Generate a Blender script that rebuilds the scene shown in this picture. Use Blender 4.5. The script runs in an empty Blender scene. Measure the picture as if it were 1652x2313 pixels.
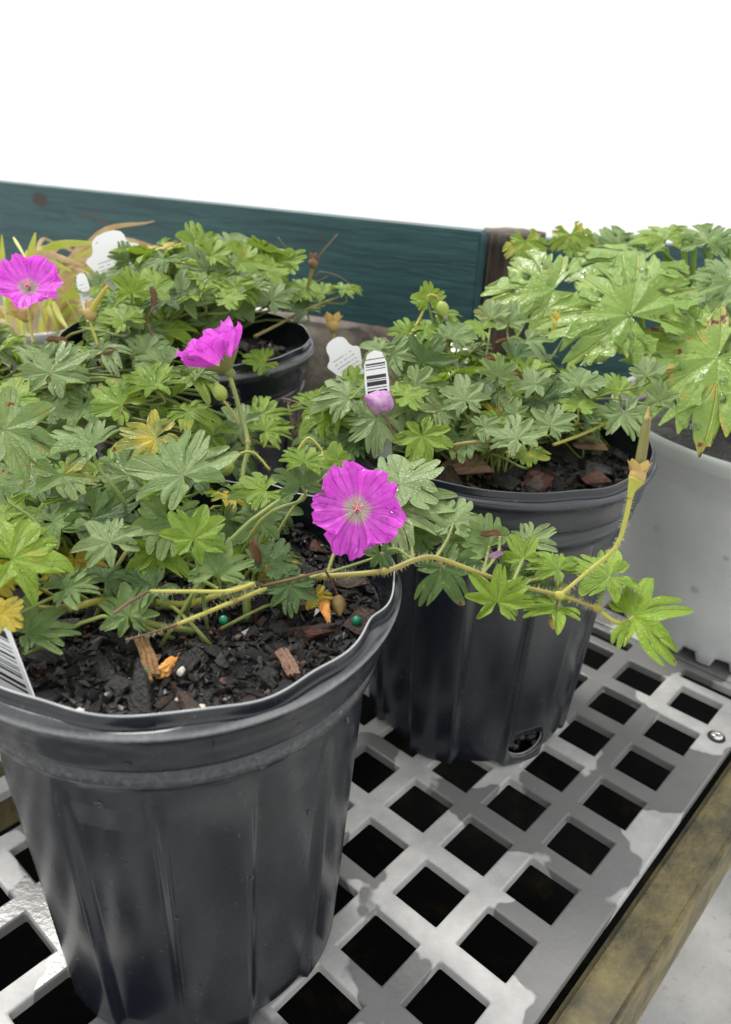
import bpy, bmesh, math, random
from mathutils import Vector, Matrix, noise
R_ = math.radians
rnd = random.Random(7)
sc = bpy.context.scene
col = sc.collection

# ------------------------------------------------------------------ camera
FPX, CX, CY = 1800.0, 826.0, 1156.5
PITCH, ROLL = R_(26.84), R_(-2.57)
G = 0.04                                   # pitch of the bench grating, metres
CAMZ = 8.793 * G
CAM = Vector((0, 0, CAMZ))
UP = Vector((0, 0, 1))
_c, _s = math.cos(PITCH), math.sin(PITCH)
_r0, _u0 = Vector((1, 0, 0)), Vector((0, _s, _c))
FW = Vector((0, _c, -_s))
RIGHT = _r0 * math.cos(ROLL) - _u0 * math.sin(ROLL)
CUP = _r0 * math.sin(ROLL) + _u0 * math.cos(ROLL)
cam = bpy.data.cameras.new('camera')
cam.sensor_fit = 'HORIZONTAL'; cam.sensor_width = 36.0
cam.lens = 36.0 * FPX / 1652.0
cam.clip_start = 0.01; cam.clip_end = 3000
cam.dof.use_dof = True; cam.dof.focus_distance = 0.345; cam.dof.aperture_fstop = 17
cam_o = bpy.data.objects.new('camera', cam); col.objects.link(cam_o)
M = Matrix((RIGHT, CUP, -FW)).transposed().to_4x4(); M.translation = CAM
cam_o.matrix_world = M
sc.camera = cam_o

# ------------------------------------------------------------------ light: overcast sky, weak soft sun
SUN_EL, SUN_AZ = R_(58), R_(-35)
w = bpy.data.worlds.new('World'); sc.world = w; w.use_nodes = True
nt = w.node_tree; nt.nodes.clear()
sky = nt.nodes.new('ShaderNodeTexSky'); sky.sky_type = 'NISHITA'; sky.sun_disc = False
sky.sun_elevation = SUN_EL; sky.sun_rotation = SUN_AZ
sky.air_density = 1.0; sky.dust_density = 1.5; sky.ozone_density = 1.0
hs = nt.nodes.new('ShaderNodeHueSaturation'); hs.inputs['Saturation'].default_value = 0.10
bg = nt.nodes.new('ShaderNodeBackground'); bg.inputs['Strength'].default_value = 0.088
wo = nt.nodes.new('ShaderNodeOutputWorld')
mx = nt.nodes.new('ShaderNodeMix'); mx.data_type = 'RGBA'; mx.inputs[0].default_value = 0.72      # cloud cover
mx.inputs[7].default_value = (9.0, 9.15, 9.3, 1)
nt.links.new(sky.outputs[0], hs.inputs['Color']); nt.links.new(hs.outputs[0], mx.inputs[6]); nt.links.new(mx.outputs[2], bg.inputs['Color'])
nt.links.new(bg.outputs[0], wo.inputs[0])
sun = bpy.data.lights.new('sun', 'SUN'); sun.energy = 1.5; sun.angle = R_(14); sun.color = (1, 0.97, 0.92)
sun_o = bpy.data.objects.new('sun', sun); col.objects.link(sun_o)
sd = Vector((math.sin(SUN_AZ) * math.cos(SUN_EL), math.cos(SUN_AZ) * math.cos(SUN_EL), math.sin(SUN_EL)))
sun_o.rotation_euler = sd.to_track_quat('Z', 'Y').to_euler()
sc.view_settings.view_transform = 'Standard'; sc.view_settings.look = 'None'
sc.view_settings.gamma = 1; sc.view_settings.use_curve_mapping = False
sc.view_settings.exposure = 1.12
sc.render.engine = 'CYCLES'
sc.cycles.use_denoising = True
sc.cycles.max_bounces = 7; sc.cycles.transparent_max_bounces = 12

# ------------------------------------------------------------------ pixel -> place
def ray(px, py):
    return FW + RIGHT * ((px - CX) / FPX) + CUP * ((CY - py) / FPX)
def atd(px, py, d): return CAM + ray(px, py) * d              # at a depth along the view axis
def atz(px, py, z):
    r = ray(px, py); return CAM + r * ((z - CAMZ) / r.z)
def aty(px, py, y):
    r = ray(px, py); return CAM + r * (y / r.y)
def project(p):
    v = p - CAM; d = v.dot(FW)
    return CX + FPX * v.dot(RIGHT) / d, CY - FPX * v.dot(CUP) / d, d

# ------------------------------------------------------------------ object helpers
def tag(o, label=None, cat=None, group=None, kind=None):
    if label: o['label'] = label
    if cat: o['category'] = cat
    if group: o['group'] = group
    if kind: o['kind'] = kind
    return o
WM = {}
def link(o, parent=None, mat=None):
    col.objects.link(o)
    mat = mat or Matrix.Identity(4)
    WM[o.name] = mat
    if parent is not None:
        o.parent = parent
        o.matrix_parent_inverse = WM[parent.name].inverted()
    o.matrix_basis = mat
    return o
def empty(name, loc):
    o = bpy.data.objects.new(name, None); o.empty_display_size = 0.02
    return link(o, None, Matrix.Translation(loc))
def obj(name, me, material=None, parent=None, mat=None):
    if isinstance(me, bmesh.types.BMesh):
        b = me; me = bpy.data.meshes.new(name); b.to_mesh(me); b.free()
    if material is not None and len(me.materials) == 0: me.materials.append(material)
    return link(bpy.data.objects.new(name, me), parent, mat)
def mesh(name, vs, fs, smooth=True, luv=None, cols=None):
    me = bpy.data.meshes.new(name)
    me.from_pydata([tuple(v) for v in vs], [], fs)
    if luv:
        a = me.attributes.new('luv', 'FLOAT_VECTOR', 'POINT')
        a.data.foreach_set('vector', [c for t in luv for c in t])
    if smooth: me.polygons.foreach_set('use_smooth', [True] * len(me.polygons))
    me.update()
    return me
def rotmat(loc, x, y, z, s=1.0):
    m = Matrix((x * s, y * s, z * s)).transposed().to_4x4(); m.translation = loc
    return m
def frame(n, hint):
    n = n.normalized(); y = hint - n * hint.dot(n)
    if y.length < 1e-5: y = Vector((0, 1, 0)) - n * n.y
    y.normalize()
    return y.cross(n), y, n
def spline(pts, sub=6):
    pts = [Vector(p) for p in pts]
    if len(pts) < 3: return [pts[0].lerp(pts[-1], i / sub) for i in range(sub + 1)]
    P = [pts[0] * 2 - pts[1]] + pts + [pts[-1] * 2 - pts[-2]]
    out = []
    for i in range(1, len(P) - 2):
        a, b, c, d = P[i - 1:i + 3]
        for k in range(sub):
            t = k / sub
            out.append(0.5 * ((2 * b) + (c - a) * t + (2 * a - 5 * b + 4 * c - d) * t * t + (3 * b - a - 3 * c + d) * t ** 3))
    out.append(P[-2].copy())
    return out
def tube_data(pts, rad, sides=6, vs=None, fs=None, luv=None):
    vs = [] if vs is None else vs; fs = [] if fs is None else fs; luv = [] if luv is None else luv
    n = len(pts); base = len(vs)
    t0 = (pts[1] - pts[0]).normalized()
    a = t0.orthogonal().normalized()
    for i, p in enumerate(pts):
        t = (pts[min(i + 1, n - 1)] - pts[max(i - 1, 0)])
        t = t.normalized() if t.length > 1e-9 else t0
        a = a - t * a.dot(t); a.normalize(); b = t.cross(a)
        r = rad(i / (n - 1)) if callable(rad) else rad
        for k in range(sides):
            th = 2 * math.pi * k / sides
            vs.append(p + (a * math.cos(th) + b * math.sin(th)) * r); luv.append((k / sides, i / (n - 1), 0))
    for i in range(n - 1):
        for k in range(sides):
            k2 = (k + 1) % sides; o = base + i * sides
            fs.append((o + k, o + k2, o + sides + k2, o + sides + k))
    for end, i in ((0, 0), (1, n - 1)):
        vs.append(pts[i].copy()); luv.append((0, end, 0)); c = len(vs) - 1; o = base + i * sides
        for k in range(sides):
            k2 = (k + 1) % sides
            fs.append((c, o + k2, o + k) if not end else (c, o + k, o + k2))
    return vs, fs, luv
def tube(name, pts, rad, material, parent=None, sides=6, sub=6):
    vs, fs, luv = tube_data(spline(pts, sub), rad, sides)
    return obj(name, mesh(name, vs, fs, luv=luv), material, parent)
def lathe_data(prof, n=96, rfun=None):
    vs, fs = [], []
    for j, (r, z) in enumerate(prof):
        for k in range(n):
            th = 2 * math.pi * k / n
            rr, zz = (r, z) if rfun is None else rfun(j, r, z, th)
            vs.append((rr * math.cos(th), rr * math.sin(th), zz))
    for j in range(len(prof) - 1):
        for k in range(n):
            k2 = (k + 1) % n
            fs.append((j * n + k, j * n + k2, (j + 1) * n + k2, (j + 1) * n + k))
    return vs, fs

# ------------------------------------------------------------------ materials
def newmat(name):
    m = bpy.data.materials.new(name); m.use_nodes = True
    nt = m.node_tree; nt.nodes.clear()
    return m, nt, nt.nodes, nt.links
class N:
    """small node builder"""
    def __init__(s, name):
        s.m, s.nt, s.nd, s.ln = newmat(name)
        s.out = s.nd.new('ShaderNodeOutputMaterial')
    def add(s, t, **kw):
        n = s.nd.new(t)
        for k, v in kw.items():
            if hasattr(n, k): setattr(n, k, v)
        return n
    def set(s, sock, v):
        if isinstance(v, bpy.types.NodeSocket): s.ln.new(v, sock)
        elif isinstance(v, (tuple, list)) and len(v) == 3 and sock.type == 'RGBA': sock.default_value = (*v, 1)
        else: sock.default_value = v
    def math(s, op, a, b=None, c=None, clamp=False):
        n = s.nd.new('ShaderNodeMath'); n.operation = op; n.use_clamp = clamp
        s.set(n.inputs[0], a)
        if b is not None: s.set(n.inputs[1], b)
        if c is not None: s.set(n.inputs[2], c)
        return n.outputs[0]
    def sstep(s, v, a, b, lo=0.0, hi=1.0):
        n = s.nd.new('ShaderNodeMapRange'); n.interpolation_type = 'SMOOTHSTEP'
        s.set(n.inputs[0], v); s.set(n.inputs[1], a); s.set(n.inputs[2], b); s.set(n.inputs[3], lo); s.set(n.inputs[4], hi)
        return n.outputs[0]
    def mix(s, f, a, b, mode='MIX'):
        n = s.nd.new('ShaderNodeMix'); n.data_type = 'RGBA'; n.blend_type = mode
        s.set(n.inputs[0], f); s.set(n.inputs[6], a); s.set(n.inputs[7], b)
        return n.outputs[2]
    def noise(s, scale, detail=4, rough=0.55, vec=None, dist=0.0, w=None):
        n = s.nd.new('ShaderNodeTexNoise')
        if w is not None: n.noise_dimensions = '4D'; s.set(n.inputs['W'], w)
        if vec is not None: s.ln.new(vec, n.inputs['Vector'])
        n.inputs['Scale'].default_value = scale; n.inputs['Detail'].default_value = detail
        n.inputs['Roughness'].default_value = rough; n.inputs['Distortion'].default_value = dist
        return n.outputs[0]
    def coord(s, which='Object'):
        return s.nd.new('ShaderNodeTexCoord').outputs[which]
    def mapping(s, vec, scale=(1, 1, 1), rot=(0, 0, 0)):
        n = s.nd.new('ShaderNodeMapping'); s.ln.new(vec, n.inputs[0])
        n.inputs['Scale'].default_value = scale; n.inputs['Rotation'].default_value = rot
        return n.outputs[0]
    def sep(s, vec):
        n = s.nd.new('ShaderNodeSeparateXYZ'); s.ln.new(vec, n.inputs[0]); return n.outputs
    def luv(s):
        n = s.nd.new('ShaderNodeAttribute'); n.attribute_name = 'luv'
        return s.sep(n.outputs['Vector'])
    def objcol(s):
        n = s.nd.new('ShaderNodeObjectInfo')
        q = s.nd.new('ShaderNodeSeparateColor'); s.ln.new(n.outputs['Color'], q.inputs[0])
        return q.outputs, n.outputs['Random']
    def bump(s, h, strength=0.3, dist=0.001, normal=None):
        n = s.nd.new('ShaderNodeBump'); n.inputs['Strength'].default_value = strength; n.inputs['Distance'].default_value = dist
        s.set(n.inputs['Height'], h)
        if normal is not None: s.ln.new(normal, n.inputs['Normal'])
        return n.outputs[0]
    def pbsdf(s, base, rough=0.5, normal=None, **kw):
        n = s.nd.new('ShaderNodeBsdfPrincipled')
        s.set(n.inputs['Base Color'], base); s.set(n.inputs['Roughness'], rough)
        if normal is not None: s.ln.new(normal, n.inputs['Normal'])
        for k, v in kw.items(): s.set(n.inputs[k.replace('_', ' ')], v)
        return n.outputs[0]
    def done(s, shader):
        s.ln.new(shader, s.out.inputs[0]); return s.m

def mat_leaf(name, dark, light, under, vein, yellow=(0.55, 0.42, 0.03), rough=0.38, sheen=0.10, pale=None):
    n = N(name)
    u = n.luv(); (cr, cg, cb), rv = n.objcol()
    oc = n.coord('Object')
    a = n.math('ABSOLUTE', u[0])
    n1 = n.noise(2.2, 3, vec=oc, w=n.math('MULTIPLY', rv, 40.0))
    base = n.mix(n.sstep(n1, 0.3, 0.7), dark, light)
    base = n.mix(n.math('MULTIPLY', n.math('MULTIPLY', cb, cb), 0.75), base, pale or light)
    # veins: midrib, and side veins running out to the teeth
    mid = n.sstep(a, 0.015, 0.07, 1.0, 0.0)
    q = n.math('ABSOLUTE', n.math('SUBTRACT', a, n.math('MULTIPLY', n.math('POWER', n.math('MAXIMUM', n.math('SUBTRACT', u[1], 0.25), 0.0), 0.8), 0.95)))
    side = n.math('MULTIPLY', n.sstep(q, 0.01, 0.06, 1.0, 0.0), 0.55)
    ve = n.math('MAXIMUM', mid, side)
    net = n.add('ShaderNodeTexVoronoi', feature='DISTANCE_TO_EDGE'); n.ln.new(oc, net.inputs['Vector']); net.inputs['Scale'].default_value = 14
    netv = n.sstep(net.outputs[0], 0.0, 0.10, 0.28, 0.0)
    base = n.mix(n.math('MULTIPLY', n.math('MAXIMUM', ve, netv), 0.75), base, vein)
    # ageing: yellow, then brown blotches with a pale halo
    yn = n.noise(1.3, 3, vec=oc, w=n.math('MULTIPLY', rv, 17.0))
    ym = n.sstep(n.math('ADD', yn, n.math('MULTIPLY', cr, 0.9)), 0.72, 1.0)
    base = n.mix(ym, base, yellow)
    bn = n.noise(5.0, 2, vec=oc, w=n.math('MULTIPLY', rv, 91.0))
    edge = n.math('MULTIPLY', n.sstep(u[1], 0.75, 1.0), 0.13)
    bsum = n.math('ADD', n.math('ADD', bn, edge), n.math('MULTIPLY', cg, 0.28))
    base = n.mix(n.math('MULTIPLY', n.sstep(bsum, 0.74, 0.80), 0.8), base, (0.42, 0.28, 0.05))
    base = n.mix(n.sstep(bsum, 0.80, 0.84), base, (0.09, 0.022, 0.016))
    geo = n.add('ShaderNodeNewGeometry')
    base2 = n.mix(geo.outputs['Backfacing'], base, n.mix(n.math('MAXIMUM', ym, n.math('MULTIPLY', ve, 0.5)), under, vein))
    h = n.math('ADD', n.math('MULTIPLY', ve, -1.0), n.math('MULTIPLY', n.math('SUBTRACT', n.noise(16, 3, vec=oc), netv), 0.7))
    nor = n.bump(h, 0.8, 0.0010)
    wet = n.sstep(n.noise(1.1, 2, vec=oc, w=n.math('MULTIPLY', rv, 53.0)), 0.45, 0.62, rough + 0.1, rough - 0.12)
    p = n.pbsdf(base2, wet, nor, Sheen_Weight=sheen, Sheen_Roughness=0.45, Specular_IOR_Level=0.5)
    tr = n.add('ShaderNodeBsdfTranslucent'); n.set(tr.inputs[0], n.mix(0.5, base2, (0.30, 0.42, 0.02)))
    ms = n.add('ShaderNodeMixShader'); ms.inputs[0].default_value = 0.30
    n.ln.new(p, ms.inputs[1]); n.ln.new(tr.outputs[0], ms.inputs[2])
    return n.done(ms.outputs[0])

MAT = {}
MAT['leaf'] = mat_leaf('cranesbill_leaf', (0.066, 0.148, 0.016), (0.185, 0.285, 0.066), (0.17, 0.28, 0.045), (0.33, 0.42, 0.17), pale=(0.27, 0.36, 0.15))
MAT['leaf_bright'] = mat_leaf('young_leaf', (0.130, 0.245, 0.009), (0.235, 0.360, 0.022), (0.21, 0.33, 0.03), (0.34, 0.45, 0.09), sheen=0.08)
MAT['leaf_dark'] = mat_leaf('glossy_leaf', (0.028, 0.076, 0.011), (0.078, 0.155, 0.028), (0.13, 0.22, 0.05), (0.20, 0.29, 0.11), rough=0.32, sheen=0.12)
MAT['leaf_big'] = mat_leaf('large_leaf', (0.115, 0.230, 0.022), (0.225, 0.350, 0.062), (0.20, 0.32, 0.03), (0.42, 0.50, 0.11), rough=0.40, sheen=0.04)

def mat_stem(name, a, b, c, rough=0.45):
    n = N(name); u = n.luv(); oc = n.coord('Object'); (cr, cg, cb), rv = n.objcol()
    f = n.sstep(n.noise(60, 3, vec=oc, w=n.math('MULTIPLY', rv, 30)), 0.35, 0.68)
    base = n.mix(f, a, b)
    base = n.mix(n.sstep(n.noise(38, 2, vec=oc, w=n.math('ADD', rv, 3.0)), 0.60, 0.74), base, c)
    p = n.pbsdf(base, rough, n.bump(n.noise(900, 2, vec=oc), 0.3, 0.0003), Subsurface_Weight=0.0, Sheen_Weight=0.15)
    tr = n.add('ShaderNodeBsdfTranslucent'); n.set(tr.inputs[0], base)
    ms = n.add('ShaderNodeMixShader'); ms.inputs[0].default_value = 0.18
    n.ln.new(p, ms.inputs[1]); n.ln.new(tr.outputs[0], ms.inputs[2])
    return n.done(ms.outputs[0])
MAT['stem'] = mat_stem('green_stem', (0.19, 0.26, 0.05), (0.30, 0.34, 0.07), (0.33, 0.21, 0.06))
MAT['stem_yellow'] = mat_stem('yellow_stem', (0.42, 0.42, 0.05), (0.50, 0.44, 0.08), (0.50, 0.22, 0.05))
MAT['stem_red'] = mat_stem('reddish_stem', (0.29, 0.23, 0.055), (0.34, 0.30, 0.065), (0.36, 0.15, 0.06))
MAT['stem_dead'] = mat_stem('dead_stem', (0.20, 0.10, 0.05), (0.12, 0.055, 0.03), (0.05, 0.025, 0.018))
MAT['stem_big'] = mat_stem('thick_stem', (0.19, 0.30, 0.035), (0.25, 0.37, 0.05), (0.16, 0.27, 0.03))
def mat_plain(name, c1, c2, scale=80, rough=0.6, bump=0.3, bd=0.0008, trans=0.0, **kw):
    n = N(name); oc = n.coord('Object'); (cr, cg, cb), rv = n.objcol()
    f = n.sstep(n.noise(scale, 4, vec=oc, w=n.math('MULTIPLY', rv, 30)), 0.32, 0.68)
    base = n.mix(f, c1, c2)
    p = n.pbsdf(base, rough, n.bump(n.noise(scale * 4, 4, vec=oc), bump, bd), **kw)
    if trans:
        tr = n.add('ShaderNodeBsdfTranslucent'); n.set(tr.inputs[0], base)
        ms = n.add('ShaderNodeMixShader'); ms.inputs[0].default_value = trans
        n.ln.new(p, ms.inputs[1]); n.ln.new(tr.outputs[0], ms.inputs[2]); p = ms.outputs[0]
    return n.done(p)
MAT['hair'] = mat_plain('stem_hair', (0.55, 0.6, 0.36), (0.6, 0.62, 0.4), trans=0.3, bump=0)
MAT['dead_leaf'] = mat_plain('dead_leaf', (0.13, 0.060, 0.028), (0.30, 0.17, 0.085), 160, 0.6, 0.6)
MAT['straw'] = mat_plain('straw_blade', (0.42, 0.27, 0.12), (0.58, 0.45, 0.24), 40, 0.6, trans=0.25)
MAT['blade'] = mat_plain('yellow_green_blade', (0.38, 0.44, 0.05), (0.55, 0.56, 0.11), 30, 0.45, trans=0.3)
MAT['sepal'] = mat_plain('sepal', (0.17, 0.22, 0.05), (0.24, 0.22, 0.07), 200, 0.5, trans=0.2)
MAT['calyx'] = mat_plain('yellow_calyx', (0.46, 0.42, 0.10), (0.58, 0.30, 0.14), 260, 0.5, trans=0.2)
MAT['bud'] = mat_plain('bud', (0.30, 0.38, 0.06), (0.38, 0.45, 0.10), 150, 0.5, trans=0.2)
MAT['beak_brown'] = mat_plain('dry_beak', (0.10, 0.05, 0.02), (0.34, 0.24, 0.06), 90, 0.55)
MAT['beak'] = mat_plain('beak', (0.115, 0.135, 0.022), (0.17, 0.13, 0.035), 120, 0.5)
MAT['stamen'] = mat_plain('stamen', (0.72, 0.42, 0.52), (0.70, 0.55, 0.62), 300, 0.5, trans=0.2)
MAT['anther'] = mat_plain('anther', (0.23, 0.12, 0.45), (0.5, 0.4, 0.65), 600, 0.5)
MAT['stigma'] = mat_plain('stigma', (0.75, 0.22, 0.25), (0.80, 0.36, 0.34), 300, 0.5, trans=0.2)
MAT['withered'] = mat_plain('withered_petal', (0.50, 0.20, 0.50), (0.70, 0.48, 0.66), 260, 0.6, 0.6, trans=0.25)
MAT['pellet'] = mat_plain('fertiliser_pellet', (0.008, 0.17, 0.085), (0.012, 0.23, 0.12), 700, 0.3, 0.1)
MAT['perlite'] = mat_plain('perlite', (0.62, 0.58, 0.48), (0.75, 0.70, 0.58), 500, 0.7, 0.8)
MAT['orange'] = mat_plain('orange_bark', (0.55, 0.22, 0.04), (0.72, 0.36, 0.08), 160, 0.45, 0.4)
MAT['splint'] = None
MAT['timber'] = mat_plain('mossy_timber', (0.085, 0.075, 0.045), (0.21, 0.17, 0.075), 55, 0.75, 0.7, 0.003)
MAT['steel'] = mat_plain('steel_screw', (0.62, 0.58, 0.56), (0.70, 0.66, 0.64), 300, 0.3, 0.05, Metallic=0.9)
MAT['black'] = mat_plain('black_rubber', (0.012, 0.012, 0.012), (0.02, 0.02, 0.02), 100, 0.6)

def mat_petal():
    n = N('magenta_petal'); u = n.luv(); oc = n.coord('Object')
    a = n.math('ABSOLUTE', u[0])
    base = n.mix(n.sstep(n.noise(3, 3, vec=oc), 0.3, 0.7), (0.72, 0.062, 0.68), (0.84, 0.13, 0.79))
    # fine veins fanning from the claw
    vv = n.math('ABSOLUTE', n.math('SUBTRACT', n.math('FRACT', n.math('ADD', n.math('MULTIPLY', u[0], 3.0), n.math('ADD', 0.5, n.math('MULTIPLY', n.math('SUBTRACT', n.noise(5, 2, vec=oc), 0.5), 0.55)))), 0.5))
    vm = n.sstep(vv, 0.0, 0.085, 1.0, 0.0)
    vcol = n.mix(n.sstep(u[1], 0.35, 0.75), (0.82, 0.50, 0.78), (0.40, 0.012, 0.46))
    base = n.mix(n.math('MULTIPLY', vm, n.sstep(u[1], 0.98, 0.55, 0.0, 0.62)), base, vcol)
    base = n.mix(n.sstep(u[1], 0.36, 0.14), base, (0.66, 0.60, 0.42))
    h = n.math('ADD', n.math('MULTIPLY', vm, -0.6), n.noise(6, 3, vec=oc))
    p = n.pbsdf(base, 0.42, n.bump(h, 0.8, 0.0012), Sheen_Weight=0.15, Specular_IOR_Level=0.35)
    tr = n.add('ShaderNodeBsdfTranslucent'); n.set(tr.inputs[0], base)
    ms = n.add('ShaderNodeMixShader'); ms.inputs[0].default_value = 0.35
    n.ln.new(p, ms.inputs[1]); n.ln.new(tr.outputs[0], ms.inputs[2])
    return n.done(ms.outputs[0])
MAT['petal'] = mat_petal()

def mat_water():
    n = N('water_drop')
    return n.done(n.pbsdf((1, 1, 1), 0.0, Transmission_Weight=1.0, IOR=1.33))
MAT['water'] = mat_water()

def mat_pot():
    n = N('black_pot_plastic'); oc = n.coord('Object')
    z = n.sep(oc)[2]
    g = n.noise(30, 6, 0.65, vec=n.mapping(oc, (1, 1, 0.35)))
    dust = n.sstep(n.noise(45, 7, 0.72, vec=oc), 0.45, 0.75)
    scr = n.sstep(n.noise(420, 5, 0.75, vec=oc), 0.62, 0.72)
    base = n.mix(n.math('MULTIPLY', dust, 0.35), (0.0085, 0.0110, 0.0160), (0.024, 0.028, 0.035))
    base = n.mix(n.math('MULTIPLY', scr, 0.5), base, (0.16, 0.165, 0.17))
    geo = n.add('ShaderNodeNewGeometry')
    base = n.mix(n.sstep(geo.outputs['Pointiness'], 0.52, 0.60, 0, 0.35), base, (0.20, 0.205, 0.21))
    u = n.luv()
    scuff_glint = n.math('MULTIPLY', u[0], n.sstep(n.noise(420, 7, 0.8, vec=oc), 0.40, 0.70))  # scuffs that also paint in the highlight on lip and rings
    base = n.mix(n.math('MULTIPLY', scuff_glint, 0.34), base, (0.42, 0.425, 0.43))
    base = n.mix(n.math('MULTIPLY', u[1], 0.7), base, (0.46, 0.47, 0.48))  # painted highlight line along the top edge and lip
    rough = n.sstep(g, 0.3, 0.7, 0.20, 0.29)
    h = n.math('ADD', n.noise(55, 3, vec=oc), n.math('MULTIPLY', n.noise(600, 3, vec=oc), 0.15))
    return n.done(n.pbsdf(base, rough, n.bump(h, 0.10, 0.0015), Specular_IOR_Level=0.6))
MAT['pot'] = mat_pot()
def mat_pale_pot():
    n = N('pale_grey_pot_plastic'); oc = n.coord('Object')
    g = n.noise(14, 5, 0.6, vec=oc)
    base = n.mix(n.sstep(g, 0.3, 0.7), (0.43, 0.445, 0.435), (0.52, 0.535, 0.525))
    base = n.mix(n.sstep(n.noise(70, 5, 0.7, vec=n.mapping(oc, (1, 1, 0.3))), 0.60, 0.82, 0, 0.4), base, (0.24, 0.24, 0.22))
    return n.done(n.pbsdf(base, n.sstep(g, 0.3, 0.7, 0.3, 0.5), n.bump(n.noise(60, 3, vec=oc), 0.12, 0.0015)))
MAT['pale_pot'] = mat_pale_pot()

def mat_soil():
    n = N('potting_mix'); oc = n.coord('Object')
    f = n.noise(220, 6, 0.7, vec=oc)
    base = n.mix(n.sstep(f, 0.35, 0.7), (0.003, 0.0026, 0.0022), (0.016, 0.010, 0.007))
    return n.done(n.pbsdf(base, n.sstep(n.noise(90, 3, vec=oc), 0.4, 0.6, 0.35, 0.75), n.bump(n.noise(420, 5, vec=oc), 0.9, 0.002)))
MAT['soil'] = mat_soil()
def mat_bark(name, a, b, c, rough=0.5):
    n = N(name); oc = n.coord('Object'); (cr, cg, cb), rv = n.objcol()
    w_ = n.math('MULTIPLY', rv, 60.0)
    st = n.noise(1.6, 5, 0.65, vec=n.mapping(oc, (1, 5, 3)), w=w_)
    base = n.mix(n.sstep(st, 0.35, 0.65), a, b)
    base = n.mix(n.sstep(n.noise(1.1, 3, vec=oc, w=n.math('ADD', w_, 5.0)), 0.55, 0.70), base, c)
    return n.done(n.pbsdf(base, n.sstep(n.noise(2, 3, vec=oc, w=w_), 0.4, 0.6, rough - 0.08, rough + 0.16), n.bump(n.math('ADD', st, n.noise(5, 4, vec=oc)), 0.9, 0.0014)))
MAT['bark_black'] = mat_bark('wet_black_bark', (0.004, 0.004, 0.004), (0.014, 0.013, 0.012), (0.011, 0.008, 0.006), 0.36)
MAT['bark_grey'] = mat_bark('wet_grey_bark', (0.010, 0.0098, 0.010), (0.030, 0.028, 0.028), (0.016, 0.012, 0.010), 0.36)
MAT['bark_brown'] = mat_bark('brown_bark', (0.022, 0.012, 0.008), (0.060, 0.030, 0.018), (0.012, 0.008, 0.006), 0.42)
MAT['bark_red'] = mat_bark('red_bark', (0.055, 0.016, 0.008), (0.12, 0.038, 0.018), (0.025, 0.010, 0.007), 0.42)
MAT['bark_tan'] = mat_bark('tan_bark', (0.22, 0.125, 0.08), (0.33, 0.20, 0.13), (0.10, 0.05, 0.03), 0.6)
MAT['splint'] = mat_bark('wood_splint', (0.20, 0.10, 0.035), (0.40, 0.23, 0.09), (0.10, 0.045, 0.015), 0.55)

def mat_grate():
    n = N('grey_bench_plastic'); oc = n.coord('Object')
    g = n.noise(35, 6, 0.65, vec=oc)
    dry = n.mix(n.sstep(g, 0.3, 0.72), (0.34, 0.335, 0.325), (0.50, 0.49, 0.47))
    dry = n.mix(n.sstep(n.noise(160, 5, 0.7, vec=oc), 0.55, 0.75, 0, 0.35), dry, (0.55, 0.54, 0.51))
    wet = n.math('ADD', n.noise(13, 2, 0.4, vec=oc), n.math('MULTIPLY', n.noise(60, 2, vec=oc), 0.10))
    wm = n.sstep(wet, 0.548, 0.560)
    base = n.mix(n.math('MULTIPLY', wm, 0.86), dry, (0.125, 0.123, 0.120))
    h = n.math('ADD', n.noise(300, 4, vec=oc), n.math('MULTIPLY', g, 0.6))
    return n.done(n.pbsdf(base, n.math('SUBTRACT', 0.56, n.math('MULTIPLY', wm, 0.30)), n.bump(h, 0.35, 0.0006)))
MAT['grate'] = mat_grate()
def mat_board():
    n = N('teal_painted_board'); oc = n.coord('Object')
    v = n.mapping(oc, (3, 40, 40))
    gr = n.noise(3.2, 6, 0.62, vec=v, dist=0.6)
    fine = n.noise(14, 4, 0.6, vec=v)
    base = n.mix(n.sstep(gr, 0.3, 0.7), (0.011, 0.046, 0.050), (0.024, 0.088, 0.090))
    base = n.mix(n.sstep(fine, 0.5, 0.75, 0, 0.5), base, (0.045, 0.13, 0.13))
    v2 = n.mapping(oc, (5, 26, 26), (0, R_(9), 0))
    wear_or_glint = n.sstep(n.noise(1.5, 4, 0.55, vec=v2, dist=1.2), 0.655, 0.70)
    base = n.mix(n.math('MULTIPLY', wear_or_glint, 0.9), base, (0.085, 0.055, 0.028))
    kn = n.add('ShaderNodeTexVoronoi'); n.ln.new(n.mapping(oc, (9, 20, 14)), kn.inputs['Vector']); kn.inputs['Scale'].default_value = 1.0
    base = n.mix(n.sstep(kn.outputs[0], 0.13, 0.08, 0, 0.92), base, (0.030, 0.020, 0.012))
    h = n.math('ADD', gr, n.math('MULTIPLY', fine, 0.6))
    return n.done(n.pbsdf(base, 0.5, n.bump(h, 0.45, 0.0025)))
MAT['board'] = mat_board()
def mat_post():
    n = N('furrowed_wood_post'); oc = n.coord('Object')
    st = n.noise(16, 6, 0.65, vec=n.mapping(oc, (4, 4, 0.55)), dist=0.4)
    base = n.mix(n.sstep(st, 0.35, 0.68), (0.018, 0.012, 0.008), (0.115, 0.078, 0.046))
    return n.done(n.pbsdf(base, 0.75, n.bump(st, 1.0, 0.006)))
MAT['post'] = mat_post()
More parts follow.
